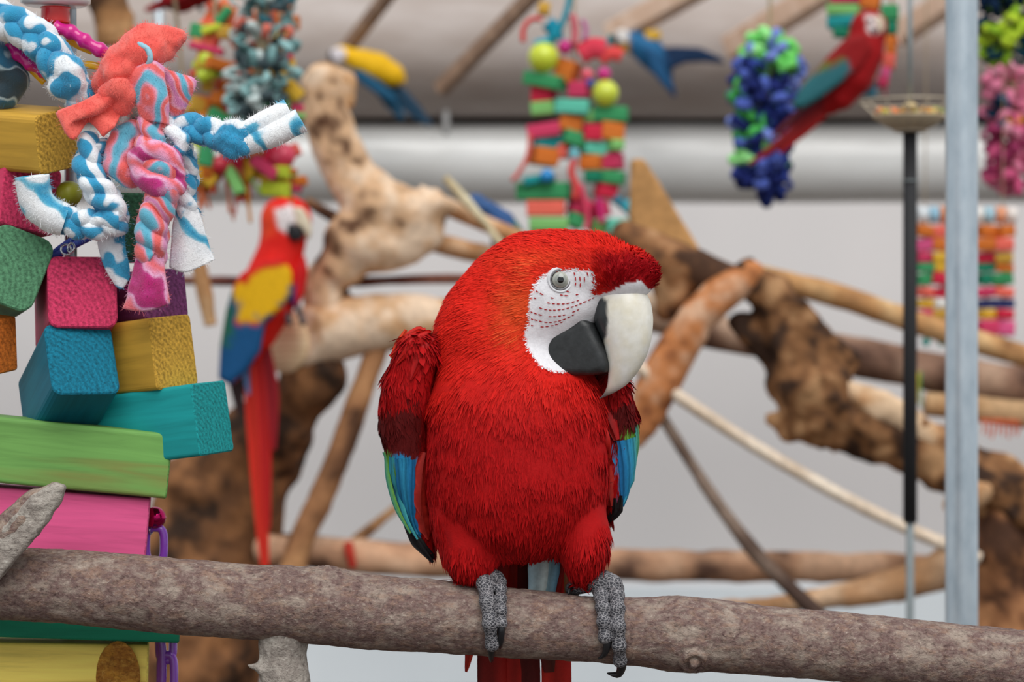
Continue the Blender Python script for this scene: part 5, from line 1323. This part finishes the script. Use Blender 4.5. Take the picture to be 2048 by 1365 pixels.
plate('wing', [(1285, 92), (1318, 104), (1336, 150), (1350, 186), (1330, 176), (1300, 140)], Yg, -26, 20, solid(CA(30, 82, 124)), birdm, g2, 6, 0.006)
btail(g2, [(1318, 130), (1334, 160), (1350, 192)], Yg, 6, (24, 22, 6), CA(24, 56, 96))
for a in (1262, 1280): rope_part(g2, [PT(a, 80, 6, Yg), PT(a - 4, 68, 12, Yg), PT(a - 6, 52, 26, Yg)], 5 * S(Yg), footm, 'foot', 12)
# blue bird half hidden behind the pale pole
Yh = 5.44
g3 = bird('blue_macaw', 'blue green parrot half hidden behind the pale slanting pole', Yh, [(952, 408, 0, 17), (975, 424, 0, 22), (1005, 446, 0, 26), (1030, 470, 0, 20)], regions(CA(60, 92, 140), [([(985, 450), (1040, 440), (1050, 490), (1000, 490)], CA(40, 110, 90), 8)]), (990, 460), heads=((950, 404, 0, 18),))
plate('wing', [(960, 408), (985, 412), (1020, 440), (1042, 470), (1020, 474), (985, 448)], Yh, -20, 20, solid(CA(52, 88, 140)), birdm, g3, 6, 0.006)
plate('upper_beak', [(930, 400), (942, 396), (946, 412), (936, 420)], Yh, -4, 16, solid(BK), hornm, g3, 4, 0.004)
btail(g3, [(1020, 462), (1050, 500), (1085, 545)], Yh, 0, (22, 20, 6), CA(36, 70, 120))
for a in (985, 1004): rope_part(g3, [PT(a, 455, 0, Yh), PT(a + 2, 475, -14, Yh), PT(a + 4, 500, -30, Yh)], 5 * S(Yh), footm, 'foot', 12)
# red macaw whose belly shows at the top edge
Yt = 5.55
g4 = bird('red_macaw', 'dark red macaw perched high above the patchwork toy, belly just showing', Yt, [(440, -120, 0, 36), (420, -80, 0, 46), (392, -40, 0, 52), (362, -12, 0, 38), (340, 0, 5, 20)], regions(CA(150, 14, 20), [([(320, -20), (344, -20), (348, 20), (325, 20)], CA(40, 90, 70), 8)]), (400, 10), heads=((446, -132, 0, 38),))
plate('wing', [(350, -60), (400, -90), (440, -70), (420, -20), (370, 5), (330, 16), (318, 5)], Yt, -40, 36, solid(CA(140, 16, 24)), birdm, g4, 10, 0.007)
plate('upper_beak', [(462, -160), (478, -150), (482, -128), (472, -112), (464, -130)], Yt, -8, 28, solid(IV), hornm, g4, 5, 0.005)
btail(g4, [(350, -5), (322, 8), (290, 20)], Yt, 16, (16, 20, 8), CA(150, 26, 30))
for a in (395, 415): rope_part(g4, [PT(a, -20, 0, Yt), PT(a + 4, 10, 0, Yt), PT(a + 6, 20, 10, Yt)], 5 * S(Yt), footm, 'foot', 12)
# ------------------------------------------------------------------ hanging toys in the background
stringm = m_plain('hemp_string', C(170, 150, 120), 0.9)
def hang(t, px, py, Y, yp, r=0.004):
    a = P(px, py, Y); rope_part(t, [a, (a.x, Y * 0.6 + yp * 0.4, (a.z + ZP) / 2), (a.x, yp, ZP)], r, stringm, 'string', 20)
def tblock(t, x0, y0, x1, y1, key, Y, d=0, rot=0.0, yaw=0.0, depth=44, name='wood_block'):
    s = S(Y); c = Vector(PT((x0 + x1) / 2, (y0 + y1) / 2, d, Y))
    M = Matrix.Translation(c) @ Matrix.Rotation(math.radians(yaw), 4, 'Z') @ Matrix.Rotation(math.radians(rot), 4, 'Y')
    V, F, mi = rbox((x1 - x0) * s, depth * s, (y1 - y0) * s, 4 * s, 2)
    me = mesh_np(name, V, F, smooth=False); me.materials.append(m_wood('dyed_' + key, DYE[key])); me.materials.append(m_wood('dyed_' + key, DYE[key], True))
    me.polygons.foreach_set('material_index', np.array(mi, dtype=np.int32)); me.update()
    return link(name, me, None, t, M)
def tball(t, x, y, r, col, Y, d=-20, name='bead'):
    return ball(name, (x, y, d), r, m_plain('bead_%02x%02x%02x' % col, C(*col), 0.3, coat=0.2), t, Y)
def tstrip(t, pts, w, col, Y, name='fabric_strip', d=-26):
    q = resamp(np.array([PT(p_[0], p_[1], p_[2] if len(p_) > 2 else d, Y) for p_ in pts]), 14)
    V, F = tube(q, w * S(Y) / 2, 8, 0.45); return link(name, mesh_np(name, V, F), m_plain('fabric_%02x%02x%02x' % col, C(*col), 0.9, spec=0.1), t)
# stack of dyed blocks with lime balls
Yc = 5.6
tc = thing('block_toy', P(1150, 560, Yc), 'hanging toy of small dyed blocks topped by two lime green balls', 'bird toy')
BL = [(1050, 148, 1130, 176, 'seag', 12), (1116, 120, 1154, 166, 'orange', 20), (1067, 170, 1110, 206, 'crimson', 0), (1140, 164, 1178, 196, 'pink', 0), (1065, 204, 1112, 231, 'ltgreen', -4), (1112, 200, 1180, 229, 'mint', 4), (1188, 214, 1256, 244, 'seag', 2), (1164, 222, 1196, 246, 'ltgreen', 0), (1054, 248, 1120, 276, 'pink', -8), (1118, 232, 1164, 264, 'orange', 10), (1166, 250, 1202, 282, 'crimson', 0), (1200, 245, 1246, 281, 'orange', 4), (1068, 270, 1126, 298, 'aqua', 2), (1124, 264, 1168, 292, 'seag', 16), (1163, 284, 1224, 313, 'mint', 8), (1214, 280, 1242, 302, 'ltgreen', 0), (1062, 296, 1112, 331, 'orange', 6), (1112, 288, 1142, 318, 'coral', 0), (1163, 311, 1206, 341, 'orange', 2), (1208, 306, 1244, 340, 'pink', -6), (1172, 342, 1206, 366, 'forest', 0), (1203, 342, 1249, 369, 'seag', 6), (1034, 366, 1141, 400, 'seag', 0), (1048, 350, 1110, 368, 'aqua', -10), (1054, 402, 1130, 433, 'coral', 0), (1058, 436, 1136, 463, 'ltgreen', 0), (1060, 464, 1132, 492, 'orange', 0), (1190, 364, 1234, 396, 'crimson', 8), (1134, 428, 1166, 456, 'seag', 20), (1183, 440, 1216, 466, 'ltgreen', 0), (1210, 438, 1256, 466, 'mint', 0), (1140, 396, 1176, 430, 'pink', 20), (1176, 404, 1214, 436, 'pink', -14), (1140, 468, 1250, 496, 'orange', 0), (1062, 494, 1140, 524, 'pink', 0), (1150, 498, 1240, 528, 'aqua', 0)]
for i, (x0, y0, x1, y1, kk, ro) in enumerate(BL): tblock(tc, x0, y0, x1, y1, kk, Yc, (i * 37 % 5) * 4 - 8, ro, (i * 53 % 50) - 25)
tball(tc, 1087, 115, 31, (208, 222, 60), Yc); tball(tc, 1211, 187, 27, (206, 218, 66), Yc)
tball(tc, 1130, 94, 15, (206, 24, 130), Yc); tball(tc, 1208, 148, 14, (206, 24, 130), Yc); tball(tc, 1094, 352, 14, (20, 140, 210), Yc, -34); tball(tc, 1174, 150, 13, (230, 90, 110), Yc); tball(tc, 1178, 166, 10, (40, 70, 160), Yc)
for pts, w, c_ in (([(1046, 84), (1048, 55), (1066, 38), (1084, 40)], 16, (220, 60, 60)), ([(1108, 78), (1122, 52), (1134, 20), (1140, -10)], 20, (40, 150, 170)), ([(1095, 45), (1108, 60), (1112, 80)], 22, (36, 140, 165)), ([(1070, 90), (1090, 84), (1110, 78)], 14, (60, 160, 180)), ([(1145, 30), (1150, 60), (1148, 90)], 24, (214, 110, 120)), ([(1165, 40), (1172, 60), (1168, 80)], 16, (200, 120, 170)), ([(1160, 110), (1185, 96), (1210, 100)], 30, (214, 66, 84)), ([(1200, 118), (1222, 106), (1244, 112)], 20, (228, 80, 80)), ([(1215, 90), (1218, 78), (1222, 70)], 12, (60, 150, 160)), ([(1150, 318), (1142, 345), (1152, 372), (1150, 400)], 22, (224, 78, 76)), ([(1060, 270), (1056, 310), (1038, 345), (1024, 362)], 14, (220, 96, 90)), ([(1140, 300), (1150, 310), (1146, 324)], 14, (110, 180, 190)), ([(1160, 370), (1168, 400), (1176, 440), (1172, 460)], 18, (226, 80, 110)), ([(1228, 396), (1244, 408), (1262, 424)], 14, (60, 120, 140)), ([(1250, 405), (1264, 420), (1274, 436)], 20, (70, 180, 196)), ([(1196, 396), (1200, 420), (1204, 446)], 20, (206, 50, 120))): tstrip(tc, pts, w * 1.4, c_, Yc)
tblock(tc, 1076, 6, 1100, 30, 'gold', Yc, 0, 10); hang(tc, 1135, 30, Yc, 5.6); hang(tc, 1148, 520, Yc, 5.6, 0.003)
# patchwork toy and the knotted grey-teal strand toy
rq = np.random.default_rng(12)
Yp = 4.6
tp = thing('patchwork_toy', P(490, 470, Yp), 'ragged orange, yellow and green hanging toy with strips dangling below', 'bird toy')
keys = ['orange', 'orange', 'yellow', 'lime', 'seag', 'crimson', 'pink', 'coral', 'gold', 'ltgreen']
for i in range(120):
    y = 30 + 350 * rq.random(); half = 100 if y > 160 else 85
    x = 492 + (rq.random() * 2 - 1) * half
    if y < 150 and abs(x - 500) < 48: continue
    w_ = 14 + 22 * rq.random(); h_ = 12 + 22 * rq.random()
    tblock(tp, x - w_, y - h_ / 2, x + w_, y + h_ / 2, keys[rq.integers(len(keys))], Yp, rq.normal() * 22, rq.normal() * 30, rq.normal() * 40, 22)
for (x, y, r_, c_) in ((412, 122, 20, (190, 214, 50)), (408, 150, 16, (200, 220, 60)), (565, 312, 26, (220, 60, 90)), (440, 330, 20, (200, 40, 60)), (574, 325, 12, (60, 180, 150)), (470, 190, 10, (80, 60, 160))): tball(tp, x, y, r_, c_, Yp, -30)
dc = [(226, 120, 70), (220, 150, 60), (214, 90, 80), (150, 190, 90), (228, 140, 100)]
for i in range(26):
    x = 395 + 195 * rq.random(); y = 300 + 60 * rq.random(); L = (50 + 70 * rq.random()) if x < 495 else 30 + 20 * rq.random(); dx = rq.normal() * 12
    tstrip(tp, [(x, y), (x + dx * 0.4, y + L * 0.5), (x + dx, y + L)], 8 + 7 * rq.random(), dc[i % 5], Yp, d=rq.normal() * 20)
for i in range(20):
    x = 400 + 190 * rq.random(); y = 0 + 130 * rq.random()
    tstrip(tp, [(x, y), (x + 14 * rq.normal(), y + 25), (x + 22 * rq.normal(), y + 50)], 16 + 10 * rq.random(), [(236, 130, 90), (226, 96, 70), (240, 160, 110)][i % 3], Yp, d=rq.normal() * 14 + 12)
hang(tp, 430, 60, Yp, 4.55); hang(tp, 560, 60, Yp, 4.55)
def puff_toy(name, label, Y, spots, cols, n_each, par_y, size=16, seed=1, top=None, sw=0.45):
    """knotted fleece loops gathered on a rope; every loop is a part"""
    t = thing(name, P(spots[-1][0], spots[-1][1] + spots[-1][3], Y), label, 'bird toy'); r = np.random.default_rng(seed)
    s = S(Y); base = []
    for v_ in range(3):
        a = np.linspace(-0.35, math.pi + 0.35, 10); e = 0.75 + 0.25 * v_
        q = np.stack([np.cos(a) * 0.55, np.sin(a) * 0.3 * (v_ - 1), np.sin(a) * e], 1); base.append(tube(q, sw, 8, 0.55))
    cache = {}
    for (x, y, rx, ry, cset) in spots:
        for i in range(n_each):
            u = r.normal(size=3); u /= np.linalg.norm(u); rad = 0.55 + 0.45 * r.random() ** 0.5
            c_ = cols[cset[r.integers(len(cset))]]; v_ = int(r.integers(3)); key_ = (c_, v_)
            if key_ not in cache:
                V, F = base[v_]; me = mesh_np('fleece_loop', np.asarray(V) * size * s, F); me.materials.append(m_plain('fabric_%02x%02x%02x' % c_, C(*c_), 0.95, spec=0.1)); cache[key_] = me
            pos = Vector(PT(x + u[0] * rx * rad, y - u[2] * ry * rad, u[1] * rx * rad, Y))
            M = Matrix.Translation(pos) @ Vector(u).to_track_quat('Z', 'Y').to_matrix().to_4x4() @ Matrix.Rotation(r.random() * 6.28, 4, 'Z')
            link('fleece_loop', cache[key_], None, t, M)
    rope_part(t, [P(sp[0], sp[1], Y) for sp in spots] if len(spots) > 1 else [P(spots[0][0], spots[0][1], Y), P(spots[0][0], spots[0][1] + 10, Y)], 0.012, stringm, 'core_rope', 20)
    hang(t, spots[0][0], spots[0][1], Y, par_y)
    return t
GT = {0: (120, 160, 160), 1: (74, 88, 92), 2: (200, 214, 212), 3: (214, 116, 100), 4: (52, 100, 110), 5: (150, 190, 190)}
puff_toy('knotted_toy', 'grey and teal knotted fleece toy hanging in front of the patchwork toy', 4.45, [(520, -40, 60, 40, [0, 1, 2, 4]), (525, 20, 62, 45, [0, 1, 2, 3, 4]), (525, 85, 66, 45, [0, 1, 2, 3, 5]), (520, 145, 62, 42, [0, 1, 2, 5]), (505, 195, 50, 30, [0, 1, 2, 5])], GT, 26, 4.55, 18, 3)
BG = {0: (52, 70, 150), 1: (90, 110, 196), 2: (130, 150, 224), 3: (34, 44, 104), 4: (120, 220, 110), 5: (80, 180, 90), 6: (160, 235, 150)}
puff_toy('fleece_pompom_toy', 'blue and lime green fleece pompom toy hanging below the rafters', 5.6, [(1540, 105, 52, 32, [4, 6, 2, 4]), (1535, 150, 66, 40, [0, 1, 2, 3, 4]), (1530, 205, 58, 42, [0, 1, 3, 1, 5]), (1525, 262, 48, 40, [0, 1, 3, 5, 2]), (1530, 315, 44, 34, [0, 1, 3, 6]), (1525, 358, 42, 30, [3, 3, 0, 1])], BG, 40, 5.6, 21, 5)
GN = {0: (186, 214, 60), 1: (24, 60, 78), 2: (140, 180, 50), 3: (20, 40, 66)}
puff_toy('fleece_pompom_toy', 'lime and navy fleece pompom toy beside the steel post', 5.4, [(2018, -30, 55, 40, [0, 1, 2, 3]), (2018, 30, 58, 45, [0, 1, 2, 3]), (2020, 80, 48, 36, [0, 2, 1])], GN, 30, 5.6, 20, 7)
PK = {0: (224, 130, 160), 1: (206, 90, 130), 2: (240, 170, 190), 3: (160, 60, 100), 4: (40, 80, 110), 5: (220, 140, 60)}
puff_toy('fleece_pompom_toy', 'pink fleece pompom toy hanging below the lime and navy one', 5.75, [(2022, 165, 44, 36, [0, 2, 0]), (2022, 225, 44, 34, [0, 1, 4, 5]), (2024, 280, 42, 36, [0, 1, 3, 2]), (2024, 340, 46, 38, [0, 1, 3])], PK, 32, 5.6, 20, 9)
# toy that the dark red macaw clings to
Ym = 5.53
tm = thing('strip_toy', P(1740, 200, Ym), 'toy of dyed slats and strips to which the dark red macaw clings', 'bird toy')
for i, (x0, y0, x1, y1, kk, ro) in enumerate(((1656, 10, 1720, 32, 'ltgreen', 4), (1656, 32, 1716, 56, 'aqua', -4), (1664, -20, 1720, 8, 'pink', 0), (1668, 56, 1700, 76, 'forest', 6), (1722, -10, 1760, 20, 'orange', 10), (1764, 10, 1796, 42, 'seag', 0), (1770, 44, 1794, 70, 'forest', 0), (1772, 72, 1792, 110, 'orange', 0), (1766, 108, 1790, 138, 'coral', 6), (1762, 136, 1780, 160, 'hot', 8), (1754, 156, 1776, 176, 'pink', 0), (1728, -30, 1790, -8, 'crimson', 0), (1724, 174, 1752, 192, 'sky', 6))):
    tblock(tm, x0, y0, x1, y1, kk, Ym, 6, ro, i * 41 % 40 - 20, 36)
for pts, w, c_ in (([(1740, -40), (1742, 60), (1752, 180)], 10, (214, 190, 160)), ([(1690, -40), (1690, 20), (1688, 74)], 10, (200, 70, 110)), ([(1782, -30), (1784, 60), (1776, 160)], 10, (220, 120, 70)), ([(1768, 20), (1790, 60), (1800, 90)], 16, (236, 200, 180)), ([(1760, 150), (1764, 170), (1772, 190)], 12, (230, 110, 130))): tstrip(tm, pts, w, c_, Ym, d=10)
hang(tm, 1735, -30, Ym, 5.6)
# ladder toy behind the post
Yl = 5.65
tl = thing('ladder_toy', P(1930, 690, Yl), 'beaded ladder toy with rows of dyed blocks hanging behind the steel post', 'bird toy')
rod_c = [(226, 232, 236), (150, 196, 220), (232, 140, 80), (226, 226, 222), (236, 150, 100), (240, 236, 230), (170, 206, 220), (236, 160, 120), (244, 232, 224)]
for i, c_ in enumerate(rod_c):
    xa = 1834 + i * 22; q = np.array([PT(xa + 2, 430 + (i % 2), 0, Yl), PT(xa + 11, 430, 0, Yl), PT(xa + 21, 431, 0, Yl)]); V, F = tube(q, 17 * S(Yl), 16); link('rod_bead', mesh_np('rod_bead', V, F), m_plain('bead_%02x%02x%02x' % c_, C(*c_), 0.3, coat=0.2), tl)
rl = np.random.default_rng(4)
ROWS = [(450, 476, ['orange', 'coral', 'orange', 'orange']), (476, 504, ['hot', 'orange', 'orange', 'coral']), (504, 528, ['pink', 'yellow', 'crimson', 'gold']), (526, 546, ['seag', 'yellow', 'forest', 'orange']), (546, 572, ['seag', 'crimson', 'forest', 'seag']), (574, 596, ['coral', 'crimson', 'pink', 'coral']), (598, 618, ['yellow', 'white', 'navy', 'navy']), (618, 640, ['pink', 'gold', 'yellow', 'crimson']), (640, 672, ['seag', 'hot', 'pink', 'hot'])]
for (ya, yb, ks) in ROWS:
    for xc, kk in zip((1852, 1884, 1972, 2006), ks):
        wv = 17 + 4 * rl.random(); tblock(tl, xc - wv, ya + 1, xc + wv, yb - 1, kk, Yl, rl.normal() * 5, rl.normal() * 5, rl.normal() * 14, 34)
for xc in (1852, 1884, 1972, 2006):
    rope_part(tl, [P(xc, 430, Yl), P(xc, 550, Yl), P(xc, 690, Yl)], 0.004, stringm, 'string', 12)
    tball(tl, xc, 684, 9, (60, 170, 160), Yl, 0)
hang(tl, 1850, 425, Yl, 5.6, 0.0015); hang(tl, 2005, 425, Yl, 5.6, 0.0015)
# orange fringe hanging from the tan pole
tf = thing('fringe_toy', P(1995, 870, 5.42), 'small orange fabric fringe hanging under the tan pole', 'bird toy')
for i in range(8):
    x = 1966 + i * 10; tstrip(tf, [(x, 842, -26), (x + 2, 856, -26), (x + rl.normal() * 3, 868 + (i % 3) * 5, -26)], 9, [(232, 120, 80), (226, 100, 70)][i % 2], 5.42)
tstrip(tf, [(1960, 842, -26), (2000, 843, -26), (2040, 846, -26)], 8, (214, 110, 70), 5.42, 'tape')
tv = thing('string_toy', P(1832, 860, 5.5), 'tiny green and yellow strip hanging beside the black sleeve', 'bird toy')
for i, c_ in enumerate(((120, 190, 80), (230, 200, 60), (90, 170, 100))): tstrip(tv, [(1830 + i * 6, 745, -38), (1831 + i * 5, 770, -42), (1829 + i * 7, 800 + 8 * i, -42)], 8, c_, 5.55)
